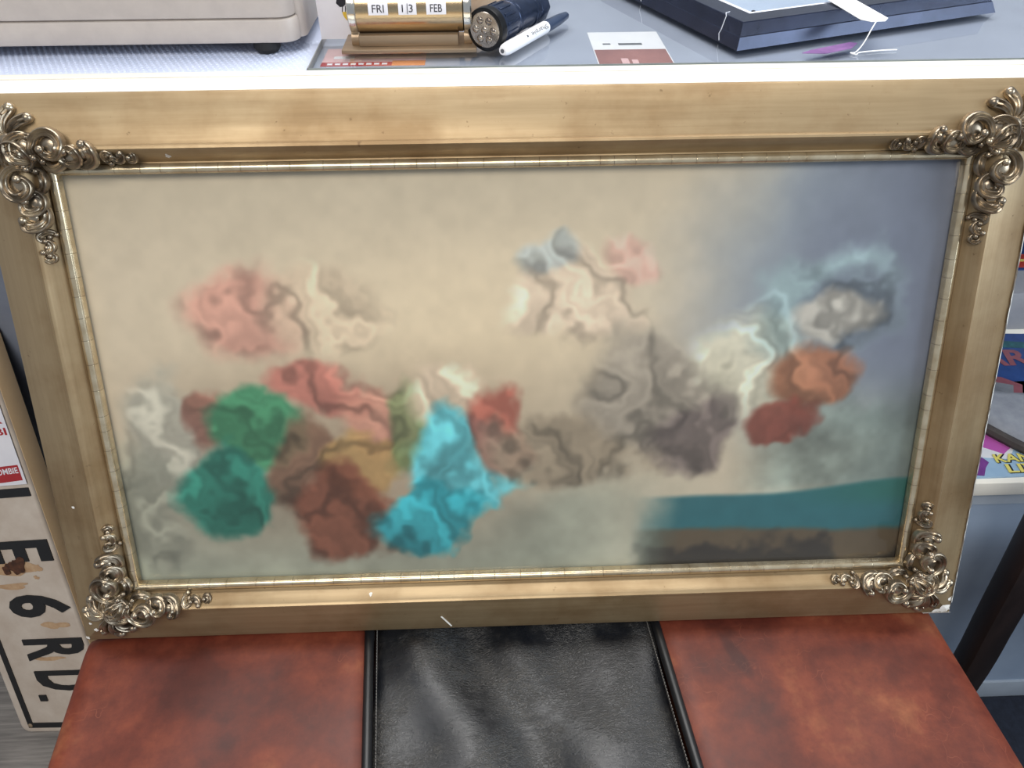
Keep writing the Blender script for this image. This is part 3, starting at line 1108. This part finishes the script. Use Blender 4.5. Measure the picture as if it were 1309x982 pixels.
# border line along the lower long edge, across the end and back
MB().box(0.0150, 0.0235, 0.010, 0.205, 0, 0.0012).build('border_line', M_SIGN_BLK, SG)
MB().box(0.0235, SW - 0.012, 0.010, 0.0185, 0, 0.0012).build('border_line', M_SIGN_BLK, SG)
MB().box(SW - 0.020, SW - 0.012, 0.0185, 0.06, 0, 0.0012).build('border_line', M_SIGN_BLK, SG)
for x, y in ((0.0190, 0.0145), (0.0185, 0.228)):
    MB().lathe([(0.0036, 0.0), (0.0036, 0.0016), (0.0020, 0.0026)], 14, 'Z', (x, y, 0)).build('rivet', M_BRONZE, SG, smooth=True)


def blot(cx, cy, rx, ry, mat, z, name, seed, n=22):
    r = random.Random(seed)
    mb = MB()
    mb.v = [(cx, cy, z)]
    ph = [r.uniform(0, 6.28) for _ in range(3)]
    for i in range(n):
        a = 2 * math.pi * i / n
        q = 1 + 0.22 * math.sin(2 * a + ph[0]) + 0.16 * math.sin(3 * a + ph[1]) + 0.12 * math.sin(5 * a + ph[2]) + r.uniform(-0.08, 0.08)
        mb.v.append((cx + rx * q * math.cos(a), cy + ry * q * math.sin(a), z))
    mb.f = [(0, 1 + i, 1 + (i + 1) % n) for i in range(n)]
    return mb.build(name, mat, SG)


blot(0.090, 0.277, 0.030, 0.012, M_RUST_L, 0.0004, 'rust_stain', 4)
blot(0.096, 0.282, 0.012, 0.014, M_RUST, 0.0019, 'rust_patch', 1)
blot(0.079, 0.278, 0.007, 0.008, M_RUST, 0.0020, 'rust_patch', 2)
blot(0.125, 0.276, 0.006, 0.006, M_RUST_L, 0.0005, 'rust_stain', 3)
blot(0.0185, 0.226, 0.011, 0.017, M_RUST, 0.0009, 'rust_patch', 5)
blot(0.075, 0.250, 0.030, 0.004, M_RUST_L, 0.0004, 'rust_stain', 6)
blot(0.120, 0.185, 0.020, 0.006, M_RUST_L, 0.0004, 'rust_stain', 7)
blot(0.090, 0.130, 0.022, 0.004, M_RUST_L, 0.0004, 'rust_stain', 8)
blot(0.118, 0.262, 0.004, 0.003, M_RUST_L, 0.0005, 'rust_stain', 9)
# sticker with red lettering near the upper end
stk = MB().box(0.030, 0.1560, 0.4020, 0.545, 0.0017, 0.0021).build('sticker', M_PAPER, SG)
stk['label'] = 'white sticker with a red banner'
bn = MB()
bn.v = [(0.060, 0.4030, 0.0023), (0.152, 0.4080, 0.0023), (0.152, 0.4300, 0.0023), (0.066, 0.4270, 0.0023)]
bn.f = [(0, 1, 2, 3)]
bn.build('red_banner', M_RED, SG)
put_text('ZOMBIE', (0.110, 0.4165, 0.0025), (1, 0.05, 0), (0, 1, 0), 0.040, 0.0085, 'banner_lettering', M_PAPER, SG, 0.02)
put_text('R', (0.130, 0.488, 0.0024), (1, 0, 0), (0, 1, 0), 0.022, 0.018, 'sticker_lettering', M_RED, SG, 0.03)
put_text('BI', (0.136, 0.472, 0.0024), (1, 0, 0), (0, 1, 0), 0.017, 0.010, 'sticker_lettering', M_RED, SG, 0.02)

# ------------------------------------------------------------------ chair at the right
CH = empty('dark_wood_chair', (0.80, 0.30, 0))
tag(CH, 'dark stained wooden chair, leg showing beside the blue-grey panel', 'chair')


def chpart(mb, name, **kw):
    mb.v = [(x - 0.80, y - 0.30, z) for x, y, z in mb.v]
    return mb.build(name, M_WOOD, CH, **kw)


def leg(path, w, d):
    mb = MB()
    n = len(path)
    for (x, y, z), s in zip(path, [1.0] * n):
        mb.v += [(x - w / 2, y - d / 2, z), (x + w / 2, y - d / 2, z), (x + w / 2, y + d / 2, z), (x - w / 2, y + d / 2, z)]
    for i in range(n - 1):
        for k in range(4):
            a, b = 4 * i + k, 4 * i + (k + 1) % 4
            mb.f.append((a, b, b + 4, a + 4))
    mb.f += [(3, 2, 1, 0), tuple(4 * (n - 1) + k for k in range(4))]
    return mb


def lerp_path(pts, n=14):
    out = []
    for i in range(n):
        t = i / (n - 1) * (len(pts) - 1)
        k = min(int(t), len(pts) - 2)
        f = t - k
        p0, p1, p2, p3 = [pts[min(max(k + q, 0), len(pts) - 1)] for q in (-1, 0, 1, 2)]
        out.append(tuple(0.5 * (2 * b + (c - a) * f + (2 * a - 5 * b + 4 * c - d) * f * f + (3 * b - a - 3 * c + d) * f ** 3) for a, b, c, d in zip(p0, p1, p2, p3)))
    return out


chpart(leg(lerp_path([(0.622, 0.505, 0.004), (0.608, 0.500, 0.22), (0.597, 0.500, 0.33), (0.584, 0.497, 0.43), (0.566, 0.492, 0.55), (0.560, 0.490, 0.62)], 20), 0.034, 0.034), 'leg', smooth=True, bevel=0.006)
chpart(leg(lerp_path([(1.02, 0.505, 0.004), (1.03, 0.50, 0.33), (1.05, 0.49, 0.62)], 12), 0.034, 0.034), 'leg', smooth=True, bevel=0.006)
chpart(leg(lerp_path([(0.64, 0.10, 0.004), (0.64, 0.10, 0.42)], 4), 0.034, 0.034), 'leg', smooth=True, bevel=0.006)
chpart(leg(lerp_path([(1.02, 0.10, 0.004), (1.02, 0.10, 0.42)], 4), 0.034, 0.034), 'leg', smooth=True, bevel=0.006)
chpart(MB().box(0.615, 1.05, 0.07, 0.52, 0.42, 0.45), 'seat', bevel=0.008)
chpart(MB().box(0.60, 1.03, 0.482, 0.502, 0.555, 0.605), 'back_rail', bevel=0.004)

# ------------------------------------------------------------------ things on the counter
GZ = CT + 0.0005     # top of the glass sheet
gs = MB().box(-0.1640, 1.45, 0.7378, 1.42, CT - 0.0055, GZ).build('glass_sheet', M_SHEET)
tag(gs, 'clear glass sheet lying on the counter top behind the trim', 'glass sheet')
# ground edges of the sheet belong to it
MB().box(-0.1646, 1.45, 0.7366, 0.7376, CT - 0.0055, GZ).build('front_edge', plain('ground_glass_edge', (126, 134, 134), (104, 112, 112), 30, 0.4), gs)
MB().box(-0.1652, -0.1642, 0.7366, 1.42, CT - 0.0055, GZ).build('side_edge', plain('ground_glass_edge_side', (150, 152, 152), (128, 130, 130), 30, 0.4), gs)

MTZ = CT - 0.0024
mt = empty('dimpled_mat', (-0.8, 1.05, CT - 0.006))
tag(mt, 'white dimpled vinyl mat under the beige machine', 'mat')
_mb = MB().box(-1.4 + 0.8, -0.168 + 0.8, 0.740 - 1.05, 1.40 - 1.05, 0, 0.0025)
_mb.build('mat_sheet', M_MAT, mt)
_mb = MB()
j = 0
y = 0.7425
while y < 0.835:
    x = -0.52 + (0.0030 if j % 2 else 0)
    while x < -0.170:
        o = len(_mb.v)
        r = 0.0021
        _mb.v.append((x + 0.8, y - 1.05, 0.0025 + 0.0011))
        for k in range(6):
            _mb.v.append((x + 0.8 + r * math.cos(k * 1.0472), y - 1.05 + r * math.sin(k * 1.0472), 0.0025))
        for k in range(6):
            _mb.f.append((o, o + 1 + k, o + 1 + (k + 1) % 6))
        x += 0.0060
    y += 0.0056
    j += 1
_d = _mb.build('dimples', M_MAT, mt, smooth=True, auto=80)
_d['kind'] = 'stuff'

# beige machine (cash register foot end)
RG = empty('beige_machine', (-0.50, 0.98, MTZ))
tag(RG, 'beige plastic office machine on a dimpled mat at the counter edge', 'machine')


def rpart(mb, name, mat, parent=RG, **kw):
    mb.v = [(x + 0.50, y - 0.98, z - MTZ) for x, y, z in mb.v]
    return mb.build(name, mat, parent, **kw)


def rr_prism(x0, x1, y0, y1, r, z0, z1, n=8):
    return MB().prism(round_rect(x1 - x0, y1 - y0, r, n, x0, y0), z0, z1)


rpart(rr_prism(-0.86, -0.1800, 0.786, 1.20, 0.016, 0.9185, 0.9400), 'lower_case', M_BEIGE, bevel=0.0022, auto=40)
rpart(rr_prism(-0.858, -0.1822, 0.788, 1.198, 0.015, 0.9400, 0.9412), 'seam', M_BEIGE_D)
rpart(rr_prism(-0.86, -0.1815, 0.7865, 1.20, 0.016, 0.9412, 1.08), 'upper_case', M_BEIGE, bevel=0.0016, auto=40)
rpart(rr_prism(-0.20, -0.1745, 0.803, 1.18, 0.008, 0.9190, 1.07), 'side_cover', M_BEIGE, bevel=0.0016, auto=40)
for x, y in ((-0.214, 0.800), (-0.80, 0.800), (-0.214, 1.15), (-0.80, 1.15)):
    rpart(MB().lathe([(0.010, MTZ), (0.013, MTZ + 0.004), (0.013, 0.9186)], 18, 'Z', (x, y, 0)), 'rubber_foot', M_RUBBER, smooth=True)

# white card with a bird
CD = empty('standing_card', (-0.132, 0.826, GZ))
tag(CD, 'white card with a dark bird on yellow behind the brass calendar', 'card')
MB().box(-0.033, 0.034, -0.0012, 0.0012, 0, 0.085).build('card', M_PAPER, CD)


def flat_poly(pts, y, name, mat, parent):
    mb = MB()
    n = len(pts)
    mb.v = [(x, y, z) for x, z in pts] + [(x, y + 0.0003, z) for x, z in pts]
    mb.f = [tuple(range(n)), tuple(range(2 * n - 1, n - 1, -1))] + [(i, (i + 1) % n, n + (i + 1) % n, n + i) for i in range(n)]
    return mb.build(name, mat, parent)


flat_poly([(-0.0135, 0.0335), (-0.010, 0.0300), (-0.0065, 0.0305), (-0.0015, 0.0350), (-0.0005, 0.0395), (0.0025, 0.0445), (0.0005, 0.0455), (-0.003, 0.0430), (-0.008, 0.0420), (-0.012, 0.0385)], -0.0016, 'bird', M_INK, CD)
flat_poly([(-0.0088, 0.0255), (-0.0080, 0.0255), (-0.0072, 0.0305), (-0.0080, 0.0305)], -0.0016, 'bird_leg', M_INK, CD)
flat_poly([(-0.0058, 0.0255), (-0.0050, 0.0255), (-0.0040, 0.0310), (-0.0050, 0.0310)], -0.0016, 'bird_leg', M_INK, CD)
flat_poly([(0.004 + 0.0125 * math.cos(t), 0.0255 + 0.011 * math.sin(t)) for t in [math.pi + math.pi * i / 14 for i in range(15)]], -0.0015, 'yellow_shape', M_YELLOW, CD)

# brass perpetual calendar
CL = empty('brass_calendar', (-0.071, 0.803, GZ))
tag(CL, 'brass cylinder desk calendar showing FRI 13 FEB on a stepped base', 'calendar')
MB().box(-0.067, 0.063, -0.028, 0.026, 0, 0.0042).build('base_plate', M_BRONZE, CL, bevel=0.001)
MB().box(-0.0505, 0.0455, -0.0190, 0.020, 0.0042, 0.0145).build('base_block', M_BRONZE, CL, bevel=0.001)
cyl = MB()
cz, cr = 0.0350, 0.0222
cyl.lathe([(cr, -0.0500), (cr, 0.0505)], 48, 'X', (0, 0, cz)).build('drum', M_BRASS, CL, smooth=True)
for x0, x1 in ((-0.0585, -0.0500), (0.0505, 0.0590)):
    MB().lathe([(cr * 0.94, x0), (cr * 1.05, x0 + 0.0012), (cr * 1.07, (x0 + x1) / 2), (cr * 1.05, x1 - 0.0012), (cr * 0.99, x1)], 40, 'X', (0, 0, cz)).build('end_cap', M_SILVER, CL, smooth=True)
for x in (-0.054, 0.055):
    MB().lathe([(0.0085, -0.004), (0.0085, 0.004)], 20, 'X', (x, -0.006, 0.0085)).build('bracket', M_BRONZE, CL, smooth=True)
AW = RAD(10)          # angle of the windows above the horizontal, on the front of the drum
wd = Vector((0, -math.cos(AW), math.sin(AW)))
wu = Vector((0, math.sin(AW), math.cos(AW)))


def drum_window(xc, w, txt, split=False):
    ctr = Vector((xc, 0, cz)) + wd * (cr + 0.0001)
    mb = MB()
    h = 0.0105
    q = []
    for sx_ in (-1, 1):
        for k in range(7):
            t = (k / 6 - 0.5) * h / cr
            d = Vector((0, -math.cos(AW + t), math.sin(AW + t)))
            q.append(Vector((xc + sx_ * w / 2, 0, cz)) + d * (cr + 0.0003))
    mb.v = [tuple(p) for p in q]
    mb.f = [(k, k + 1, 8 + k, 7 + k) for k in range(6)]
    win = mb.build('date_window', M_PAPER, CL)
    put_text(txt, ctr + wd * 0.0005 - wu * 0.0030 - Vector((w * 0.30, 0, 0)), (1, 0, 0), wu, w * 0.60, 0.0066, 'date_lettering', M_INK, win, 0.0)
    if split:
        MB().add([], [])
        b = MB()
        o = ctr + wd * 0.0006
        for dx in (-0.0003, 0.0003):
            for dv in (-0.0045, 0.0045):
                p = o + Vector((dx, 0, 0)) + wu * dv
                b.v.append(tuple(p))
        b.f = [(0, 1, 3, 2)]
        b.build('divider', M_INK, win)


drum_window(-0.0285, 0.0185, 'FRI')
drum_window(-0.0010, 0.0170, '1 3', True)
drum_window(0.0260, 0.0185, 'FEB')

# torch
FD = Vector((0.070, 0.112, 0)).normalized()
FL = empty('torch', mat=Matrix.Translation((0.0005, 0.7775, GZ)) @ Matrix(((FD.x, -FD.y, 0), (FD.y, FD.x, 0), (0, 0, 1))).to_4x4())
tag(FL, 'stubby black metal torch lying beside the calendar, lens to the front', 'torch')
TZ = 0.0202
MB().lathe([(0.0172, -0.0006), (0.0196, 0.0), (0.0200, 0.002), (0.0200, 0.008), (0.0192, 0.0092)], 40, 'X', (0, 0, TZ)).build('bezel', M_TORCHB, FL, smooth=True, auto=30)
MB().lathe([(0.0190, 0.0092), (0.0190, 0.012), (0.0183, 0.013), (0.0180, 0.034), (0.0166, 0.040)], 40, 'X', (0, 0, TZ)).build('head', M_TORCH, FL, smooth=True, auto=30)
for k in range(14):
    a = 2 * math.pi * k / 14
    mb = MB()
    mb.box(0.014, 0.033, -0.0016, 0.0016, 0.0172, 0.0190)
    mb.v = [(x, y * math.cos(a) - z * math.sin(a), TZ + y * math.sin(a) + z * math.cos(a)) for x, y, z in mb.v]
    mb.build('fin', M_TORCH, FL, bevel=0.0004)
MB().lathe([(0.0162, 0.040), (0.0168, 0.041), (0.0168, 0.0435), (0.0158, 0.0445), (0.0168, 0.0455), (0.0168, 0.048), (0.0160, 0.049), (0.0160, 0.076), (0.0170, 0.077), (0.0170, 0.0795), (0.0160, 0.0805), (0.0170, 0.0815), (0.0170, 0.084)], 40, 'X', (0, 0, TZ)).build('barrel', M_TORCH, FL, smooth=True, auto=30)
MB().lathe([(0.0172, 0.084), (0.0178, 0.085), (0.0178, 0.100), (0.0150, 0.104)], 8, 'X', (0, 0, TZ)).build('tail_cap', M_TORCH, FL, bevel=0.0008)
MB().lathe([(0.0158, -0.0012), (0.0164, -0.0004)], 36, 'X', (0, 0, TZ)).build('reflector', M_LENS, FL, smooth=True)
for k in range(7):
    a = 2 * math.pi * k / 6
    rr = 0 if k == 6 else 0.0095
    MB().ball((-0.0012, rr * math.cos(a), TZ + rr * math.sin(a)), (0.0020, 0.0036, 0.0036), 12, 6).build('led', M_LENS, FL, smooth=True)

# marker pen
PD = Vector((0.0752, 0.1229, 0)).normalized()
PN = empty('marker_pen', mat=Matrix.Translation((0.0165, 0.7590, GZ)) @ Matrix(((PD.x, -PD.y, 0), (PD.y, PD.x, 0), (0, 0, 1))).to_4x4())
tag(PN, 'white marker pen with slate cap lying on the glass beside the torch', 'marker pen')
PZ = 0.0062
MB().lathe([(0.0022, 0.0), (0.0040, 0.0006), (0.0054, 0.004), (0.0061, 0.011), (0.0061, 0.086), (0.0056, 0.088)], 28, 'X', (0, 0, PZ)).build('barrel', M_WHITEP, PN, smooth=True, auto=40)
MB().lathe([(0.0056, 0.088), (0.0058, 0.0885), (0.0060, 0.095), (0.0054, 0.118), (0.0040, 0.134), (0.0026, 0.137), (0.0010, 0.1375)], 28, 'X', (0, 0, PZ)).build('cap', M_CAPP, PN, smooth=True, auto=40)
MB().lathe([(0.0020, -0.0003), (0.0020, 0.0002)], 14, 'X', (0, 0, PZ)).build('end_plug', M_GREYINK, PN)
pdn = Vector((0, -math.cos(RAD(38)), math.sin(RAD(38))))
pup = Vector((0, math.sin(RAD(38)), math.cos(RAD(38))))
put_text('Sharpie', Vector((0.083, 0, PZ)) + pdn * 0.00635 + pup * 0.0030, (-1, 0, 0), -pup, 0.034, 0.0060, 'lettering', M_GREYINK, PN, 0.0)
MB().box(0.040, 0.0425, -0.0002, 0.0002, -0.001, 0.001).build('small_mark', M_GREYINK, PN).matrix_local = Matrix.Translation(Vector((0, 0, PZ)) + pdn * 0.0062) @ Matrix.Rotation(RAD(-38), 4, 'X')

# tan rounded things behind the torch
for k, (x, y, r, lab) in enumerate(((-0.002, 0.918, 0.026, 'tan leather pouch standing behind the brass calendar end'), (0.044, 0.925, 0.025, 'tan leather pouch behind the torch barrel'))):
    e = empty('leather_pouch', (x, y, GZ))
    tag(e, lab, 'pouch', 'tan pouches behind the torch')
    MB().lathe([(r * 0.55, 0.0), (r * 0.85, 0.003), (r, 0.014), (r * 1.02, 0.028), (r * 0.9, 0.044), (r * 0.6, 0.054), (r * 0.7, 0.062)], 28, 'Z').build('body', M_TAN, e, smooth=True, auto=60)
    if k == 0:
        pts = [(r * 0.93 + 0.0025 * math.cos(i * 1.4), -0.006 + 0.0025 * math.sin(i * 1.4), 0.004 + 0.0011 * i) for i in range(50)]
        MB().tube(pts, 0.0013, 6).build('cord', M_CORD, e, smooth=True)

# papers under the glass
PZ0 = CT - 0.0064


def paper(name, pts, mat, label, cat, marks=()):
    n = len(pts)
    cx, cy = sum(p[0] for p in pts) / n, sum(p[1] for p in pts) / n
    e = MB().prism([(x - cx, y - cy) for x, y in pts], 0, 0.0003).build(name, mat, loc=(cx, cy, PZ0))
    tag(e, label, cat)
    for nm, q, m in marks:
        MB().prism([(x - cx, y - cy) for x, y in q], 0.0003, 0.00045 if 'mark' not in nm else 0.0007).build(nm, m, e)
    return e


def rect(x0, x1, y0, y1):
    return [(x0, y0), (x1, y0), (x1, y1), (x0, y1)]


paper('printed_slip', rect(-0.158, -0.058, 0.762, 0.815), M_PINK, 'pink slip with a red strip under the glass by the calendar', 'slip',
      [('red_strip', rect(-0.158, -0.090, 0.762, 0.773), M_RED), ('orange_strip', rect(-0.0899, -0.058, 0.762, 0.776), M_ORANGE)] +
      [('pale_mark', rect(-0.152 + 0.0075 * k, -0.147 + 0.0075 * k, 0.765, 0.7695), M_PAPER) for k in range(8)] +
      [('pale_mark', rect(-0.148, -0.128, 0.783, 0.790), M_PAPER)])
paper('photo_card', rect(0.1085, 0.182, 0.7435, 0.858), M_PAPER, 'card with a reddish photo under the glass beside the black frame', 'card',
      [('photo', rect(0.1095, 0.181, 0.7440, 0.800), M_ROSE), ('pale_mark', rect(0.132, 0.139, 0.746, 0.772), M_PINK), ('pale_mark', rect(0.142, 0.148, 0.746, 0.768), M_PINK),
       ('grey_line', rect(0.120, 0.128, 0.816, 0.820), M_GREYINK), ('grey_line', rect(0.136, 0.160, 0.814, 0.820), M_GREYINK)])

# black frame lying flat
BA = RAD(20.5)
BF = empty('black_frame', (0.2440, 0.7690, GZ), BA)
tag(BF, 'black lacquered picture frame lying flat on the glass counter', 'picture frame')
BL, BW = 0.338, 0.300
BP = [(0.0, 0.0), (0.0046, 0.0105), (0.0056, 0.0112), (0.0068, 0.0230), (0.0075, 0.0238), (0.0330, 0.0225), (0.0400, 0.0180), (0.0400, 0.0)]


def flat_rail(side, prof):
    mb = MB()
    n = len(prof)
    ends = []
    for u, h in prof:
        e = {0: ((u, u), (BL - u, u)), 1: ((BL - u, u), (BL - u, BW - u)), 2: ((BL - u, BW - u), (u, BW - u)), 3: ((u, BW - u), (u, u))}[side]
        ends.append([(p[0], p[1], h) for p in e])
    mb.v = [e[0] for e in ends] + [e[1] for e in ends]
    mb.f = [(i, (i + 1) % n, n + (i + 1) % n, n + i) for i in range(n)] + [tuple(range(n)), tuple(range(2 * n - 1, n - 1, -1))]
    return mb


for s_ in range(4):
    flat_rail(s_, BP).build('rail', M_BLKFRAME, BF, smooth=True, auto=20)
    flat_rail(s_, [(0.0400, 0.010), (0.0400, 0.0200), (0.0430, 0.0205), (0.0500, 0.0165), (0.0500, 0.010)]).build('mount_edge', M_MATTE, BF)
MB().box(0.049, BL - 0.049, 0.049, BW - 0.049, 0.010, 0.0115).build('picture', M_SLATEPAPER, BF)
MB().box(0.0495, BL - 0.0495, 0.0495, BW - 0.0495, 0.0140, 0.0155).build('glass_pane', M_PANE, BF)
MB().box(0.055, 0.058, 0.055, 0.058, 0.0160, 0.0172).build('pin', M_INK, BF)
# cracks in the lacquer of the left rail
for v, ln in ((0.030, 0.012), (0.185, 0.014)):
    MB().tube([(-0.0005, v, 0.002), (-0.0004, v + 0.002, 0.008), (0.0008, v + 0.001, 0.0115), (0.0058, v + 0.003, 0.0232), (0.010, v + 0.010, 0.0240), (0.016, v + 0.012, 0.0238)], 0.0004, 5).build('crack', M_MATTE, BF)

# price tag with string
TG = empty('price_tag', (0.372, 0.815, GZ + 0.0245))
tag(TG, 'blank white price tag on a string lying across the black frame', 'price tag')
tg = MB()
tdir = Vector((0.10, -0.99, 0)).normalized()
tper = Vector((0.99, 0.10, 0)).normalized()
outline = [(-0.045, -0.014), (0.036, -0.014), (0.044, -0.007), (0.044, 0.007), (0.036, 0.014), (-0.045, 0.014)]
tg.prism([tuple((tdir * a + tper * b)[:2]) for a, b in outline], 0.0, 0.0006)
tg.build('card', M_TAG, TG)
sp = [(0.006, -0.040, 0.0012), (0.002, -0.0455, 0.0020), (-0.004, -0.0520, -0.004), (-0.010, -0.0560, -0.016), (-0.016, -0.0580, -0.0232), (-0.022, -0.0600, -0.0232), (-0.018, -0.0650, -0.0232), (-0.014, -0.0600, -0.0232), (-0.004, -0.0570, -0.0232), (0.012, -0.0540, -0.0232), (0.026, -0.0530, -0.0232)]
MB().tube(lerp_path(sp, 50), 0.0006, 6).build('string', M_TAG, TG, smooth=True)
pf = MB().prism([(-0.042, -0.006), (-0.020, -0.012), (-0.006, -0.008), (0.012, -0.003), (0.026, 0.010), (0.020, 0.014), (-0.030, 0.0)], 0, 0.0006)
_pf = pf.build('foil_scrap', M_PURPLE, loc=(0.345, 0.772, GZ + 0.0001))
_pf.rotation_euler = (0, 0, RAD(10))
tag(_pf, 'scrap of purple foil on the glass below the black frame', 'foil scrap')

# ------------------------------------------------------------------ comics on the display shelf
def comic(name, x, y, rz, z, w, h, mat, label):
    e = empty(name, (x, y, z), RAD(rz))
    tag(e, label, 'comic book', 'comics on the display shelf')
    MB().box(0, w, 0, h, 0, 0.0022).build('cover', mat, e)
    return e


def patch(e, pts, mat, name, z=0.0024):
    MB().prism(pts, 0.0022, z).build(name, mat, e)


LZ = 0.5052
c1 = comic('comic_book', 0.532, 0.570, 1, LZ, 0.172, 0.16, M_C_SKY, 'pale blue comic with yellow block lettering at the white ledge edge')
patch(c1, [(0.004, 0.004), (0.018, 0.002), (0.026, 0.014), (0.034, 0.022), (0.030, 0.030), (0.018, 0.028), (0.022, 0.044), (0.010, 0.054), (0.003, 0.048)], M_C_PUR, 'purple_shape')
patch(c1, [(0.030, 0.030), (0.060, 0.026), (0.078, 0.046), (0.058, 0.052), (0.046, 0.064), (0.022, 0.056)], M_C_WHT, 'white_shape')
patch(c1, [(0.030, 0.052), (0.058, 0.034), (0.072, 0.044), (0.044, 0.078), (0.030, 0.080)], M_C_PNK, 'pink_shape', 0.0026)
patch(c1, [(0.064, 0.056), (0.120, 0.060), (0.110, 0.088), (0.062, 0.090)], M_C_PNK, 'pink_shape', 0.0026)
patch(c1, [(0.012, 0.082), (0.060, 0.080), (0.100, 0.096), (0.070, 0.120), (0.020, 0.130)], M_C_TEAL, 'teal_shape', 0.0025)
patch(c1, [(0.004, 0.060), (0.028, 0.062), (0.030, 0.100), (0.004, 0.120)], M_C_PUR, 'purple_shape', 0.0024)
for nm, tx, yy, w_, x0 in (('KANG', 'KANG', 0.0205, 0.060, 0.042), ('LIVES', 'LIVES', 0.0045, 0.064, 0.048)):
    put_text(tx, (x0 + 0.0010, yy - 0.001, 0.0028), (1, 0, 0), (0.10, 1, 0), w_, 0.0145, 'lettering_outline', M_INK, c1, 0.05)
    put_text(tx, (x0, yy, 0.0030), (1, 0, 0), (0.10, 1, 0), w_, 0.0135, 'lettering', M_C_YEL, c1, 0.025)
c2 = comic('comic_book', 0.585, 0.685, -3, LZ, 0.18, 0.155, M_C_BLUE, 'dark blue comic with brick-red letters, middle of the display shelf')
put_text('ARR', (0.055, 0.082, 0.0026), (1, 0.05, 0), (0.1, 1, 0), 0.100, 0.034, 'lettering', M_C_BRICK, c2, 0.03)
patch(c2, [(0.03, 0.03), (0.075, 0.012), (0.09, 0.045), (0.07, 0.060), (0.04, 0.064)], M_C_BRICK, 'red_shape')
patch(c2, [(0.04, 0.032), (0.068, 0.022), (0.078, 0.044), (0.05, 0.052)], M_C_GREY, 'grey_shape', 0.0026)
patch(c2, [(0.06, 0.125), (0.18, 0.120), (0.18, 0.132), (0.08, 0.140)], M_C_TEAL, 'teal_shape')
patch(c2, [(0.10, 0.060), (0.16, 0.052), (0.17, 0.066), (0.12, 0.072)], M_C_SKY, 'pale_shape')
c3 = comic('comic_book', 0.66, 0.905, -2, 0.5662, 0.18, 0.25, M_C_BLUE, 'blue comic with a red strip on the raised grey step')
patch(c3, rect(0.0, 0.18, 0.004, 0.040), M_C_RED, 'red_strip')
for k in range(7):
    patch(c3, rect(0.04 + 0.017 * k, 0.052 + 0.017 * k, 0.020, 0.026), M_C_YEL, 'pale_mark', 0.0026)
patch(c3, rect(0.02, 0.10, 0.05, 0.12), M_C_SKY, 'pale_shape')

# grey cloth bag lying over the comics
bgp = [(0.556, 0.700), (0.566, 0.672), (0.612, 0.610), (0.645, 0.588), (0.80, 0.585), (0.80, 0.690), (0.64, 0.705), (0.590, 0.716)]
cx, cy = 0.66, 0.65
BG = empty('cloth_bag', (cx, cy, LZ + 0.003))
tag(BG, 'grey cloth bag with dark trim lying over the comics', 'bag')
mb = MB()
n = len(bgp)
for k, (ins, z) in enumerate(((0.0, 0.0), (0.0, 0.004), (0.10, 0.010), (0.3, 0.013))):
    for x, y in bgp:
        mb.v.append(((x - cx) * (1 - ins), (y - cy) * (1 - ins), z))
for k in range(3):
    for i in range(n):
        a, b = k * n + i, k * n + (i + 1) % n
        mb.f.append((a, b, b + n, a + n))
mb.f += [tuple(range(n - 1, -1, -1)), tuple(range(3 * n, 4 * n))]
mb.build('bag_body', M_SLEEVE, BG, smooth=True, auto=60)
edge = [(x - cx, y - cy, 0.004) for x, y in bgp[:4]]
MB().tube(lerp_path(edge, 24), 0.0065, 8).build('dark_trim', M_SLEEVE_D, BG, smooth=True)
